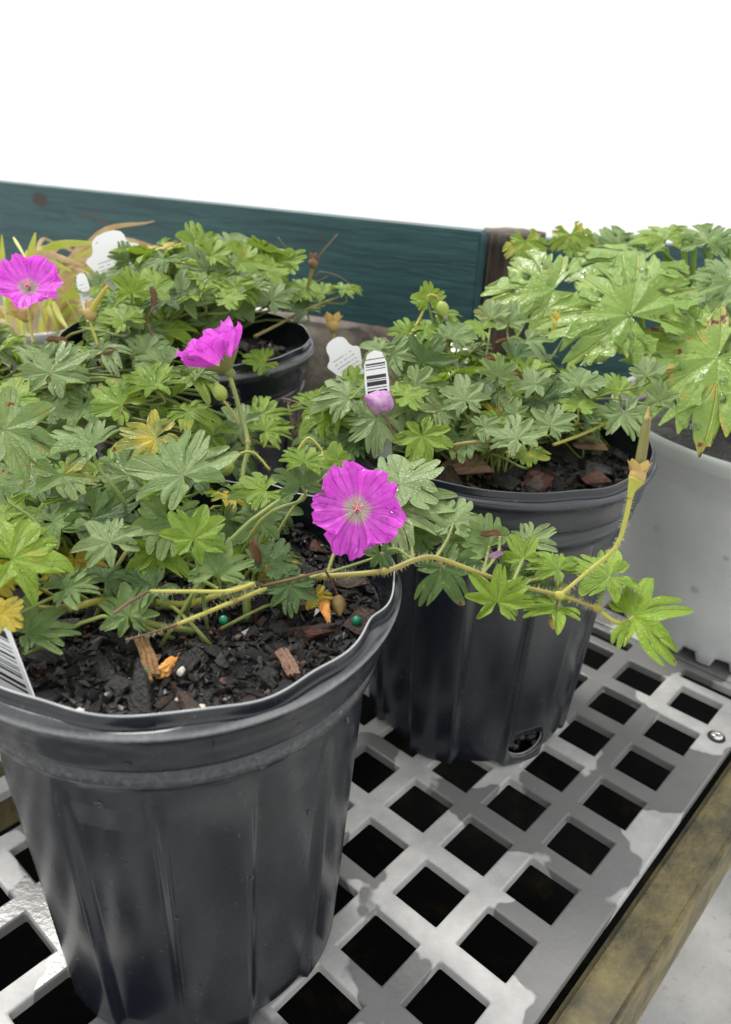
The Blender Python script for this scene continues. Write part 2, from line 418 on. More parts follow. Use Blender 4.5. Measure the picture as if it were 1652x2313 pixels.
def mat_rock():
    n = N('grey_brown_stone'); oc = n.coord('Object')
    f = n.noise(22, 8, 0.7, vec=oc); k = n.noise(7, 4, vec=oc)
    base = n.mix(n.sstep(f, 0.35, 0.68), (0.055, 0.048, 0.036), (0.24, 0.20, 0.155))
    base = n.mix(n.sstep(k, 0.5, 0.68, 0, 0.6), base, (0.15, 0.085, 0.05))
    return n.done(n.pbsdf(base, 0.8, n.bump(n.noise(120, 6, 0.7, vec=oc), 0.8, 0.004)))
MAT['rock'] = mat_rock()
def mat_concrete():
    n = N('pale_concrete'); oc = n.coord('Object')
    f = n.noise(9, 8, 0.7, vec=oc); k = n.noise(1.3, 5, vec=oc)
    base = n.mix(n.sstep(f, 0.3, 0.7), (0.40, 0.39, 0.365), (0.56, 0.55, 0.52))
    base = n.mix(n.sstep(k, 0.48, 0.7, 0, 0.5), base, (0.36, 0.35, 0.32))
    base = n.mix(n.sstep(n.noise(160, 4, vec=oc), 0.62, 0.72, 0, 0.5), base, (0.25, 0.23, 0.20))
    return n.done(n.pbsdf(base, 0.8, n.bump(n.noise(220, 6, 0.7, vec=oc), 0.5, 0.002)))
MAT['concrete'] = mat_concrete()
def mat_shade_sheet():  # near-black colour that stands in for the shade below the bench
    n = N('black_shade_sheet'); oc = n.coord('Object')
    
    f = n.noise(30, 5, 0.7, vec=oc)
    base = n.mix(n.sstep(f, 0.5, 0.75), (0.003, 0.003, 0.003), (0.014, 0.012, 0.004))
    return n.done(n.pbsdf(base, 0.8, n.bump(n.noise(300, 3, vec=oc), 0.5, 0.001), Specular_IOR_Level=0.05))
MAT['shade_sheet'] = mat_shade_sheet()
def mat_barcode():
    """white card; luv.x across the card (0..1), luv.y along it in millimetres, luv.z = 1 on the printed face"""
    n = N('barcode_card'); u = n.luv()
    w1 = n.add('ShaderNodeTexWhiteNoise', noise_dimensions='1D'); n.ln.new(n.math('FLOOR', n.math('MULTIPLY', u[1], 2.2)), w1.inputs['W'])
    bar = n.math('GREATER_THAN', w1.outputs[0], 0.5)
    ins = n.math('MULTIPLY', n.math('MULTIPLY', n.math('LESS_THAN', n.math('ABSOLUTE', n.math('SUBTRACT', u[0], 0.5)), 0.40), u[2]),
                 n.math('MULTIPLY', n.math('GREATER_THAN', u[1], 14.0), n.math('LESS_THAN', u[1], 52.0)))
    f = n.math('MULTIPLY', bar, ins)
    oc = n.coord('Object')
    base = n.mix(n.sstep(n.noise(60, 3, vec=oc), 0.4, 0.7), (0.80, 0.80, 0.79), (0.74, 0.74, 0.73))
    base = n.mix(f, base, (0.012, 0.012, 0.013))
    return n.done(n.pbsdf(base, 0.3))
MAT['barcode'] = mat_barcode()
def mat_print():
    """white card with rows of blurred small print (illegible)"""
    n = N('printed_card'); u = n.luv()
    row = n.math('MULTIPLY', u[1], 0.42); fr = n.math('FRACT', row); ri = n.math('FLOOR', row)
    line = n.math('MULTIPLY', n.sstep(fr, 0.30, 0.36), n.sstep(fr, 0.70, 0.64))
    w1 = n.add('ShaderNodeTexWhiteNoise', noise_dimensions='2D')
    cv = n.add('ShaderNodeCombineXYZ'); n.ln.new(n.math('FLOOR', n.math('MULTIPLY', u[0], 34.0)), cv.inputs[0]); n.ln.new(ri, cv.inputs[1])
    n.ln.new(cv.outputs[0], w1.inputs['Vector'])
    ch = n.math('GREATER_THAN', w1.outputs[0], 0.28)
    ins = n.math('MULTIPLY', n.math('MULTIPLY', n.math('LESS_THAN', n.math('ABSOLUTE', n.math('SUBTRACT', u[0], 0.5)), 0.30), u[2]),
                 n.math('MULTIPLY', n.math('GREATER_THAN', u[1], 12.0), n.math('LESS_THAN', u[1], 26.0)))
    f = n.math('MULTIPLY', n.math('MULTIPLY', n.math('MULTIPLY', line, ch), ins), 0.5)
    return n.done(n.pbsdf(n.mix(f, (0.82, 0.82, 0.81), (0.10, 0.10, 0.11)), 0.35))
MAT['printed'] = mat_print()

# ================================================================== SETTING
GZ = -0.16
def sheet(name, x0, x1, y0, y1, z, material, nx=1, ny=1):
    vs = [(x0 + (x1 - x0) * i / nx, y0 + (y1 - y0) * j / ny, z) for j in range(ny + 1) for i in range(nx + 1)]
    fs = [(j * (nx + 1) + i, j * (nx + 1) + i + 1, (j + 1) * (nx + 1) + i + 1, (j + 1) * (nx + 1) + i) for j in range(ny) for i in range(nx)]
    return obj(name, mesh(name, vs, fs, False), material)
tag(sheet('ground', -900, 900, -900, 900, GZ, MAT['concrete']), kind='structure')

# lattice of the bench top: a along U, b along V
YAW = R_(48.95)
UD = Vector((math.cos(YAW), math.sin(YAW), 0)); VD = Vector((math.sin(YAW), -math.cos(YAW), 0))
O0 = Vector((4.425 * G, 9.21 * G, 0))
def lat(a, b, z=0.0): return O0 + UD * (a * G) + VD * (b * G) + UP * z
LATM = Matrix((UD, VD, UP)).transposed().to_4x4(); LATM.translation = O0   # left-handed frames only used for points
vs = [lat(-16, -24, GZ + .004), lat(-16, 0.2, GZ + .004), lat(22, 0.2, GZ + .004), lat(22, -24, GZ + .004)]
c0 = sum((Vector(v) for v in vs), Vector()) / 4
tag(obj('shade_sheet', mesh('shade_sheet', vs, [(0, 1, 2, 3)], False), MAT['shade_sheet']), kind='structure')  # added dark sheet, keeps the view through the grid holes black

# ---------------------------------------------------------------- bench
bench = empty('nursery_bench', lat(-4, -8, GZ))
tag(bench, 'grey plastic slatted grid bench with square holes under the black pots', 'bench')
def grating(name, a_lo, a_hi, b_lo, b_hi, holes, th=0.006):
    """a moulded panel: every grid line of every hole edge, cells that are not holes get top, bottom and the hole walls"""
    As = sorted({a_lo, a_hi} | {v for h in holes for v in (h[0], h[1])})
    Bs = sorted({b_lo, b_hi} | {v for h in holes for v in (h[2], h[3])})
    hs_ = {(h[0], h[2]): h for h in holes}
    bm = bmesh.new()
    top = {}
    def inhole(a, b):
        return any(h[0] < a < h[1] and h[2] < b < h[3] for h in holes_by_a.get(round(a, 4), ()))
    holes_by_a = {}
    for i in range(len(As) - 1):
        am = (As[i] + As[i + 1]) / 2
        holes_by_a[round(am, 4)] = [h for h in holes if h[0] < am < h[1]]
    solid = {}
    for i in range(len(As) - 1):
        for j in range(len(Bs) - 1):
            am, bmid = (As[i] + As[i + 1]) / 2, (Bs[j] + Bs[j + 1]) / 2
            solid[i, j] = not inhole(am, bmid)
    def v(i, j, z):
        k = (i, j, z)
        if k not in top: top[k] = bm.verts.new(lat(As[i], Bs[j], z))
        return top[k]
    for (i, j), s in solid.items():
        if not s: continue
        bm.faces.new((v(i, j, 0.0), v(i, j + 1, 0.0), v(i + 1, j + 1, 0.0), v(i + 1, j, 0.0)))
        bm.faces.new((v(i, j, -th), v(i + 1, j, -th), v(i + 1, j + 1, -th), v(i, j + 1, -th)))
        for (di, dj, e) in ((1, 0, ((i + 1, j), (i + 1, j + 1))), (-1, 0, ((i, j + 1), (i, j))), (0, 1, ((i + 1, j + 1), (i, j + 1))), (0, -1, ((i, j), (i + 1, j)))):
            if not solid.get((i + di, j + dj), False):
                (p, q) = e
                bm.faces.new((v(*p, 0.0), v(*p, -th), v(*q, -th), v(*q, 0.0)))
    bmesh.ops.recalc_face_normals(bm, faces=bm.faces)
    sharp = [e for e in bm.edges if e.is_manifold and e.calc_face_angle(0) > 1.0 and (e.verts[0].co.z > -1e-4 or e.verts[1].co.z > -1e-4)]
    bmesh.ops.bevel(bm, geom=sharp, offset=0.0011, segments=2, affect='EDGES', profile=0.5)
    return obj(name, bm, MAT['grate'], bench)
H_ = 0.351
hl = [(a - H_, a + H_, b - H_, b + H_) for a in range(-14, 3) for b in range(-20, 1)]
hl += [(2.57, 2.86, b - 0.52, b + 0.48) for b in range(-20, 1, 2)]
grating('grid_panel', -14.55, 3.02, -20.6, 0.83, hl)
h2 = [(a - H_, a + H_, b - H_, b + H_) for a in range(5, 12) for b in range(-20, 1)]
h2 += [(3.62, 4.28, b - 0.52, b + 0.48) for b in range(-20, 1, 2)]
grating('grid_panel', 3.06, 11.6, -20.6, 0.83, h2)
def box_bm(c, sx, sy, sz, bev=0.0, x=Vector((1, 0, 0)), y=Vector((0, 1, 0))):
    bm = bmesh.new(); bmesh.ops.create_cube(bm, size=1)
    m = Matrix((x * sx, y * sy, UP * sz)).transposed().to_4x4(); m.translation = c
    bmesh.ops.transform(bm, matrix=m, verts=bm.verts)
    bmesh.ops.recalc_face_normals(bm, faces=bm.faces)
    if bev: bmesh.ops.bevel(bm, geom=bm.edges[:], offset=bev, segments=2, affect='EDGES')
    return bm
# timber rails under the panel and the legs
for b in (1.16, -7.4, -15.2):
    obj('rail', box_bm(lat(-1.5, b, -0.034 if b < 1 else -0.040), 26 * G, 0.60 * G, 0.054, 0.003, UD, VD), MAT['timber'], bench)
for a, b in ((-13, 1.22), (10.6, 1.22), (-13, -15.2), (10.6, -15.2)):
    obj('leg', box_bm(lat(a, b, (GZ - 0.066) / 2), 0.05, 0.034, -GZ - 0.068, 0.003, UD, VD), MAT['timber'], bench)
# screw with its rubber washer
sp = lat(1.44, 0.575)
vs, fs = lathe_data([(0.0001, .0012), (.0030, .0012), (.0036, .0004), (.0048, .0002), (.0052, .0010), (.0056, .0002), (.0058, -.001)], 28)
wsh = obj('washer', mesh('washer', vs, fs), MAT['black'], bench, Matrix.Translation(sp))
vs, fs = lathe_data([(.0009, .0016), (.0009, .0023), (.0022, .0026), (.0033, .0024), (.0038, .0014), (.0039, .0006)], 28)
obj('screw', mesh('screw', vs, fs), MAT['steel'], wsh, Matrix.Translation(sp))
vs, fs = lathe_data([(.00001, .0017), (.00095, .0017)], 6)
obj('socket', mesh('socket', vs, fs), MAT['black'], wsh, Matrix.Translation(sp))

# ---------------------------------------------------------------- fence behind
FD = Vector((math.cos(R_(-25)), math.sin(R_(-25)), 0)); FN = Vector((FD.y, -FD.x, 0))   # FN towards camera
PR = Vector((0.092, 0.723, 0))
def board(name, p0, p1, z0, z1, th, label, n_dir):
    L = (p1 - p0).length; d = (p1 - p0).normalized()
    bm = bmesh.new(); nx, nz = 60, 8
    for s in (0,):
        pass
    bmesh.ops.create_cube(bm, size=1)
    bmesh.ops.scale(bm, vec=(L, th, z1 - z0), verts=bm.verts)
    bmesh.ops.bevel(bm, geom=bm.edges[:], offset=0.0016, segments=2, affect='EDGES')
    y = UP.cross(d)
    m = rotmat((p0 + p1) / 2 + UP * (z0 + z1) / 2, d, y, UP)
    o = obj(name, bm, MAT['board'], None, m)
    return o
fence = board('fence_board', PR - FD * 1.25, PR, 0.168, 0.262, 0.02, '', FN)
tag(fence, 'weathered teal painted wooden board above the grey stone', 'board', 'teal boards')
fence2 = board('fence_board', Vector((0.150, 0.80, 0)), Vector((0.92, 0.80, 0)), 0.05, 0.248, 0.02, '', FN)
tag(fence2, 'teal painted board behind the large light green leaves', 'board', 'teal boards')
# post
prof = []; vs, fs = [], []
PX, PY = 0.1215, 0.757
nz = 40
for j in range(nz + 1):
    z = GZ + (0.258 - GZ) * j / nz
    for k in range(56):
        th = 2 * math.pi * k / 56
        p = Vector((math.cos(th), math.sin(th), 0))
        r = 0.0285 * (1 + 0.16 * noise.noise(Vector((p.x * 4, p.y * 4, z * 5))) + 0.09 * noise.noise(Vector((p.x * 13, p.y * 13, z * 7))))
        vs.append((PX + p.x * r, PY + p.y * r, z))
for j in range(nz):
    for k in range(56):
        k2 = (k + 1) % 56; fs.append((j * 56 + k, j * 56 + k2, (j + 1) * 56 + k2, (j + 1) * 56 + k))
vs.append((PX, PY, 0.259)); fs += [(len(vs) - 1, nz * 56 + k, nz * 56 + (k + 1) % 56) for k in range(56)]
tag(obj('fence_post', mesh('fence_post', vs, fs), MAT['post']), 'round brown furrowed wooden post at the end of the teal board', 'post')
# boulder under the board
def rock(name, c, rad, seed, label, sub=5):
    bm = bmesh.new(); bmesh.ops.create_icosphere(bm, subdivisions=sub, radius=1)
    for v in bm.verts:
        p = v.co.copy()
        q = Vector([math.copysign(abs(t) ** 0.62, t) for t in p])
        d = 1 + 0.13 * noise.noise(p * 1.7 + Vector((seed, 0, 0))) + 0.05 * noise.noise(p * 5 + Vector((seed, 3, 0))) + 0.02 * noise.noise(p * 14)
        v.co = Vector((q.x * rad[0], q.y * rad[1], q.z * rad[2])) * d
    for f in bm.faces: f.smooth = True
    return tag(obj(name, bm, MAT['rock'], None, Matrix.Translation(c)), label, 'stone')
rock('stone', Vector((-0.07, 0.815, (0.160 + GZ) / 2)), (0.135, 0.085, (0.160 - GZ) / 2), 3.0, 'rough grey brown stone below the teal board behind the pots')

# ================================================================== POTS
def drops_on(name, me, count, rmin, rmax, parent, mat=None, test=None, seed=1, flat=0.55, scale=1.0):
    """water beads standing on a mesh, joined in one part"""
    r = random.Random(seed)
    mw = mat or Matrix.Identity(4); rot = mw.to_3x3()
    polys = [p for p in me.polygons if test is None or test(mw @ p.center, (rot @ p.normal).normalized())]
    if not polys: return None
    cum = []; t = 0
    for p in polys: t += p.area; cum.append(t)
    import bisect
    bm = bmesh.new()
    for i in range(count):
        p = polys[min(bisect.bisect(cum, r.random() * t), len(polys) - 1)]
        vv = [me.vertices[k].co for k in p.vertices]
        ww = [r.random() for _ in vv]; s = sum(ww)
        c = mw @ (sum((q * k for q, k in zip(vv, ww)), Vector()) / s)
        n = (rot @ p.normal).normalized()
        if n.dot(CAM - c) < 0 and flat < 0.8: n = -n
        rad = rmin + (rmax - rmin) * r.random() ** 2.5
        x, y, z = frame(n, Vector((r.uniform(-1, 1), r.uniform(-1, 1), r.uniform(-1, 1))))
        m = rotmat(c + n * rad * flat * 0.35, x * rad * r.uniform(.8, 1.35), y * rad * r.uniform(.85, 1.15), z * rad * flat)
        bmesh.ops.create_icosphere(bm, subdivisions=2, radius=1, matrix=m)
    for f in bm.faces: f.smooth = True
    o = obj(name, bm, MAT['water'], parent)
    return tag(o, kind='stuff')

POT_R, POT_H = 0.0853, 0.1914
def pot_profile(H, R):
    k = R / 0.0853
    P = [(0.0, .0)]
    outer = [(.0605, 0.0), (.0625, .0012), (.0635, .004), (.0660, .040), (.0685, .080), (.0712, .120), (.0736, .1530), (.0744, .1572), (.0772, .1590), (.0786, .1606), (.0790, .1640), (.0784, .1662),
             (.0774, .1670), (.0776, .1682), (.0800, .1692), (.0810, .1712), (.0818, .1770), (.0824, .1815), (.0838, .1838), (.0851, .1852), (.0855, .1868), (.0849, .1884), (.0838, .1890), (.0829, .1886), (.0824, .1890), (.0822, .1902), (.0822, .1922), (.0822, .1927), (.0821, .1932), (.0816, .1932)]
    inner = [(.0815, .1926), (.0814, .1880), (.0805, .1820), (.0790, .1700), (.0730, .1540), (.0705, .1180), (.0655, .0400), (.0630, .0050), (.0600, .0030), (.0001, .0030)]
    return [(r * k, z * H / .1914) for r, z in outer], [(r * k, z * H / .1914) for r, z in inner]
def refine(prof, n):
    out = []
    for (r0, z0), (r1, z1) in zip(prof, prof[1:]):
        m = max(1, int(math.hypot(r1 - r0, z1 - z0) / n))
        out += [(r0 + (r1 - r0) * i / m, z0 + (z1 - z0) * i / m) for i in range(m)]
    return out + [prof[-1]]
def make_pot(loc, label, seed, rot=0.0, wavy=0.0, H=POT_H, R=POT_R, hole=None, name='nursery_pot', material='pot', group=None, tilt=None):
    outer, inner = pot_profile(H, R)
    outer = refine(outer, 0.008); inner = refine(inner, 0.02)
    prof = [(0.0001, 0.0)] + outer + inner
    no = len(outer)
    r_ = random.Random(seed); ph = [r_.uniform(0, 6.28) for _ in range(8)]
    def rf(j, r, z, th):
        t = th + rot
        if z < H * .79 and r > R * .6:                      # fluted body of flat panels
            q = math.cos(7 * t); s = max(-1, min(1, q * 9.0))
            fade = min(1, (H * .79 - z) / (H * .05)) * min(1, (z + 0.004) / .004)
            r = r * (1 + 0.020 * s * fade)
            if z < .012: z = z + 0.0016 * (1 - s) * (1 - z / .012)
        if z > H * .9:                                       # a rim that is no longer round
            f = (z - H * .9) / (H * .1)
            r += R * wavy * f * (0.5 * math.sin(2 * t + ph[0]) + 0.35 * math.sin(3 * t + ph[1]) + 0.25 * math.sin(5 * t + ph[2]))
            if z > H * .985:
                z += wavy * .055 * (math.sin(4 * t + ph[3]) + 0.8 * math.sin(9 * t + ph[4]) + 0.7 * math.sin(15 * t + ph[5]))
                r += wavy * .030 * (math.sin(11 * t + ph[6]) + math.sin(17 * t + ph[7]))
        return r, z
    vs, fs = lathe_data(prof, 252, rf)
    def wear_or_glint(r, z):  # how strongly scuffs and painted highlights whiten each ring of the pot
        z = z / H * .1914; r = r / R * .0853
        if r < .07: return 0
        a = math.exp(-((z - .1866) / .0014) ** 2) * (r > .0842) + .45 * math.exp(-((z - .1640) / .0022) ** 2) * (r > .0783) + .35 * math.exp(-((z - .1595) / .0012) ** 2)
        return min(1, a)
    me = mesh(name, vs, fs, luv=[(wear_or_glint(r, z), 1.0 if z > H * 1.008 else (.75 * math.exp(-((z / H * .1914 - .1872) / .0007) ** 2) if r > R * .99 else 0), 0) for r, z in prof for k in range(252)])
    m = Matrix.Translation(loc)
    if tilt: m = m @ Matrix.Rotation(tilt[0], 4, tilt[1])
    root = empty(name, loc); tag(root, label, 'pot', group)
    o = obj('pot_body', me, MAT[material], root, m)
    if hole:
        # oval drain hole cut through the wall
        hp, sx, sz = hole
        n = Vector((hp.x - loc.x, hp.y - loc.y, 0)).normalized()
        bm = bmesh.new(); bmesh.ops.create_uvsphere(bm, u_segments=28, v_segments=16, radius=1)
        x = UP.cross(n)
        cut = obj('cutter', bm, None, None, rotmat(hp, x * sx, n * 0.02, UP * sz))
        md = o.modifiers.new('b', 'BOOLEAN'); md.object = cut; md.operation = 'DIFFERENCE'; md.solver = 'EXACT'
        bpy.context.view_layer.update()
        dg = bpy.context.evaluated_depsgraph_get()
        new = bpy.data.meshes.new_from_object(o.evaluated_get(dg))
        o.modifiers.clear(); o.data = new
        bpy.data.objects.remove(cut)
        # moulded lip round the hole, and soil showing in it
        pts = [hp + x * sx * 1.04 * math.cos(t) + UP * sz * 1.04 * math.sin(t) for t in [2 * math.pi * k / 32 for k in range(33)]]
        rr = lambda p: (Vector((p.x - loc.x, p.y - loc.y, 0)))
        lip = []
        for p in pts:
            d = rr(p).normalized(); lip.append(loc + d * (rr(hp).length + 0.0002) + UP * (p.z - loc.z))
        vs2, fs2, l2 = tube_data(lip, 0.0007, 6)
        obj('hole_lip', mesh('hole_lip', vs2, fs2), MAT['pot_lip'], o)
        bm = bmesh.new()
        for i in range(26):
            c = hp - n * r_.uniform(.0035, .0065) + x * r_.uniform(-1, 1) * sx + UP * r_.uniform(-1, 1) * sz
            bmesh.ops.create_icosphere(bm, subdivisions=2, radius=r_.uniform(.0013, .003), matrix=Matrix.Translation(c))
        for v in bm.verts: v.co += Vector((noise.noise(v.co * 900), noise.noise(v.co * 900 + Vector((5, 5, 5))), noise.noise(v.co * 900 + Vector((9, 1, 2))))) * .0006
        tag(obj('soil_in_hole', bm, MAT['bark_grey'], root), kind='stuff')
    return root, o, m
MAT['pot_lip'] = mat_plain('pot_lip_plastic', (0.20, 0.205, 0.20), (0.30, 0.30, 0.29), 300, 0.4)
F_C = Vector((-1.778 * G, 6.466 * G, 0)); R_C = Vector((1.835 * G, 10.60 * G, 0)); M_C = Vector((-3.134 * G, 13.34 * G, 0))
L_C = Vector((-0.302, 0.452, 0)); W_C = Vector((0.305, 0.552, 0))
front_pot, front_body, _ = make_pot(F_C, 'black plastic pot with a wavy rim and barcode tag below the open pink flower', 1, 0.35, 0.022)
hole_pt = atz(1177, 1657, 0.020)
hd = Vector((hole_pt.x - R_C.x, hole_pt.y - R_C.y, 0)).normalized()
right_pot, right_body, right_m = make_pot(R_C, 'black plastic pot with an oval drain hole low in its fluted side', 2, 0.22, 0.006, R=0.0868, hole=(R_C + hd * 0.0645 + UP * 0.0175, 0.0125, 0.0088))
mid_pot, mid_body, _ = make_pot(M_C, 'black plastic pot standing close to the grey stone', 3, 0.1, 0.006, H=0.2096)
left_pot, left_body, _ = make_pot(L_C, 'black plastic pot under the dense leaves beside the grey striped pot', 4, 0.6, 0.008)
drops_on('water_drop', right_body.data, 46, .0006, .0019, right_body, right_m, lambda c, n: n.y < -.35 and c.z < .15 and n.dot(CAM - c) > 0.0, 5, 0.5)
front_m = Matrix.Translation(F_C)
drops_on('water_drop', front_body.data, 30, .0005, .0015, front_body, front_m, lambda c, n: n.y < -.3 and c.z < .187 and n.z < .5 and math.hypot(c.x - F_C.x, c.y - F_C.y) > .066, 6, 0.5)

# large pale pot with a scalloped foot
def pale_pot(loc, label, R0=0.098, R1=0.126, H=0.165):
    prof = [(R0 - .010, .0), (R0 - .004, .0), (R0, .003), (R0 + .001, .012)]
    for i in range(1, 12): prof.append((R0 + .001 + (R1 - .006 - R0) * i / 11, .012 + (H - .040) * i / 11))
    prof += [(R1 - .0045, H - .0265), (R1 - .003, H - .025), (R1 - .0025, H - .012), (R1 - .001, H - .011), (R1, H - .009), (R1, H - .003), (R1 - .0012, H), (R1 - .0035, H), (R1 - .005, H - .004), (R1 - .008, H - .03), (R0, .02), (.0001, .02)]
    def rf(j, r, z, th):
        if z < .013 and r > R0 * .8:
            s = math.cos(26 * th); s = max(-1, min(1, s * 3))
            if z < .0125: z = z + (0.0085 * (1 - s) / 2) * (1 - z / .013)
            r = r + .0012 * s * (1 - z / .013)
        return r, z
    vs, fs = lathe_data(prof, 260, rf)
    root = empty('pale_pot', loc); tag(root, label, 'pot')
    o = obj('pot_body', mesh('pot_body', vs, fs), MAT['pale_pot'], root, Matrix.Translation(loc))
    for k in range(8):
        pass
    return root, o
white_pot, white_body = pale_pot(W_C, 'large pale grey plastic pot with a toothed foot under large light green leaves')
drops_on('water_drop', white_body.data, 70, .0008, .0026, white_body, Matrix.Translation(W_C), lambda c, n: n.dot((CAM - c).normalized()) > .15 and c.z < .135 and c.z > .02, 8, 0.4)
vs, fs = lathe_data([(.0001, .1495), (.08, .1505), (.1165, .148)], 64, lambda j, r, z, t: (r, z + .002 * math.sin(5 * t)))
tag(obj('potting_soil', mesh('potting_soil', vs, fs), MAT['soil'], None, Matrix.Translation(W_C)), 'dark soil filling the large pale grey pot', 'soil', None, 'stuff')

# ================================================================== SOIL AND BARK
def chip_mesh(name, seed, flat=0.4, long=1.3):
    r = random.Random(seed); bm = bmesh.new()
    pts = []
    for i in range(11):
        v = Vector((r.uniform(-1, 1) * long, r.uniform(-1, 1) * .8, r.uniform(-1, 1) * flat))
        pts.append(bm.verts.new(v))
    g = bmesh.ops.convex_hull(bm, input=bm.verts)
    bmesh.ops.delete(bm, geom=[v for v in bm.verts if not v.link_faces], context='VERTS')
    bmesh.ops.bevel(bm, geom=bm.edges[:], offset=0.07, segments=1, affect='EDGES')
    me = bpy.data.meshes.new(name); bm.to_mesh(me); bm.free()
    return me
CHIPS = {}
for kind in ('bark_black', 'bark_grey', 'bark_brown', 'bark_red', 'bark_tan'):
    CHIPS[kind] = []
    for i in range(7):
        me = chip_mesh('bark_chip', i * 13 + len(kind) * 5, 0.22 + 0.07 * (i % 4), 1.0 + 0.22 * (i % 4)); me.materials.append(MAT[kind]); CHIPS[kind].append(me)
COLN = {'bark_black': 'wet black', 'bark_grey': 'wet dark grey', 'bark_brown': 'dark brown', 'bark_red': 'reddish brown', 'bark_tan': 'pale tan'}
def soil(c, R, z, where, seed, nbig, crumbs, smax, bias=None, test=None):
    r = random.Random(seed)
    vs, fs = [], []
    hgt = lambda x, y: z + .0042 * noise.noise(Vector((x * 38, y * 38, seed))) + .0016 * noise.noise(Vector((x * 130, y * 130, seed)))
    nr, na = 44, 110
    for i in range(nr + 1):
        for k in range(na):
            rr = R * (i + .02) / (nr + .02); th = 2 * math.pi * k / na
            x, y = rr * math.cos(th), rr * math.sin(th)
            vs.append((c.x + x, c.y + y, hgt(x, y) + .0012 * noise.noise(Vector((x * 420, y * 420, 3)))))
    for i in range(nr):
        for k in range(na):
            k2 = (k + 1) % na; fs.append((i * na + k, i * na + k2, (i + 1) * na + k2, (i + 1) * na + k))
    # crumbs: joined into the soil
    base = []
    for q in range(10):
        bm = bmesh.new()
        for i in range(8): bm.verts.new((r.uniform(-1, 1) * 1.2, r.uniform(-1, 1), r.uniform(-1, 1) * .7))
        bmesh.ops.convex_hull(bm, input=bm.verts)
        bmesh.ops.delete(bm, geom=[v for v in bm.verts if not v.link_faces], context='VERTS')
        bm.verts.index_update()
        base.append(([v.co.copy() for v in bm.verts], [tuple(v.index for v in f.verts) for f in bm.faces])); bm.free()
    so = obj('potting_soil', mesh('potting_soil', vs, fs), MAT['soil'])
    tag(so, 'dark wet potting soil ' + where, 'soil', None, 'stuff')
    vs, fs, mi = [], [], []
    for q in range(crumbs):
        th = r.uniform(0, 6.283); rr = R * math.sqrt(r.random()) * .985
        x, y = rr * math.cos(th), rr * math.sin(th)
        if test and not test(Vector((c.x + x, c.y + y, z))): continue
        s = .0007 + .0019 * r.random() ** 2
        bv, bf = base[r.randrange(10)]
        ax = Vector((r.uniform(-1, 1), r.uniform(-1, 1), r.uniform(-1, 1))).normalized()
        m = Matrix.Rotation(r.uniform(0, 6.28), 3, ax)
        o = len(vs); p = Vector((c.x + x, c.y + y, hgt(x, y) + s * .4))
        vs += [p + (m @ v) * s for v in bv]; fs += [tuple(o + k for k in f) for f in bf]
        k = r.choices([0, 1, 2, 3, 4], [64, 22, 11, 2.2, .8])[0]; mi += [k] * len(bf)
    me = mesh('bark_crumbs', vs, fs, False)
    for k in ('bark_black', 'bark_grey', 'bark_brown', 'bark_red', 'bark_tan'): me.materials.append(MAT[k])
    me.polygons.foreach_set('material_index', mi)
    tag(obj('bark_crumbs', me), 'small crumbs of bark strewn on the soil ' + where, 'bark', None, 'stuff')
    placed = []
    tries = 0
    while len(placed) < nbig and tries < nbig * 40:
        tries += 1
        th = r.uniform(0, 6.283); rr = R * math.sqrt(r.random()) * .96
        x, y = rr * math.cos(th), rr * math.sin(th)
        P = Vector((c.x + x, c.y + y, hgt(x, y)))
        if test and not test(P): continue
        s = smax * (.28 + .72 * r.random() ** 1.8)
        if any((P - q).length < (s + t) * .62 for q, t in placed): continue
        if rr + s > R * 1.02: continue
        placed.append((P, s))
        kind = r.choices(['bark_black', 'bark_grey', 'bark_brown', 'bark_red', 'bark_tan'], [48, 27, 17, 6, 2])[0]
        n = (UP + Vector((r.uniform(-.45, .45), r.uniform(-.55, .25), 0))).normalized()
        x_, y_, n = frame(n, Vector((r.uniform(-1, 1), r.uniform(-1, 1), 0)))
        o = obj('bark_chip', r.choice(CHIPS[kind]), None, None, rotmat(P + UP * (s * .22 + .0008), x_, y_, n, s * r.uniform(.85, 1.1)))
        tag(o, '%s bark chip lying on the soil %s' % (COLN[kind], where), 'bark chip', '%s bark chips %s' % (COLN[kind], where))
    return hgt
vis = lambda p: project(p)[1] > 1180
hf = soil(F_C, 0.0795, 0.1735, 'in the barcode tagged pot', 11, 170, 4200, .0098)
soil(R_C, 0.0795, 0.1745, 'in the drain holed pot', 12, 110, 2500, .0125)
soil(M_C, 0.0800, 0.190, 'in the pot near the stone', 13, 60, 1200, .010)
soil(L_C, 0.0795, 0.170, 'in the leaf covered pot', 14, 8, 300, .010)

def soil_at(px, py, dz=0.0): return atz(px, py, 0.1735 + dz)
# bits lying on the front soil
def lump(name, p, s, material, label, cat, seed, group=None, sub=3, rough=.12, hint=None):
    bm = bmesh.new(); bmesh.ops.create_icosphere(bm, subdivisions=sub, radius=1)
    for v in bm.verts:
        d = 1 + rough * noise.noise(v.co * 1.6 + Vector((seed, 0, 0))) + rough * .5 * noise.noise(v.co * 4 + Vector((seed, 0, 0)))
        v.co = Vector((v.co.x * s[0], v.co.y * s[1], v.co.z * s[2])) * d
    for f in bm.faces: f.smooth = True
    x, y, n = frame(UP, hint or Vector((1, 0, 0)))
    return tag(obj(name, bm, material, None, rotmat(p, x, y, n)), label, cat, group)
for i, (px, py, where, s) in enumerate(((806, 1402, 'nearest the wavy rim', .0019), (505, 1400, 'under the reclining yellow stem', .0017), (322, 1519, 'beside the split wood splint', .0017))):
    lump('fertiliser_pellet', soil_at(px, py, .0065), (s, s, s), MAT['pellet'], 'round green fertiliser pellet on the soil ' + where, 'pellet', i, 'green fertiliser pellets', 3, .02)
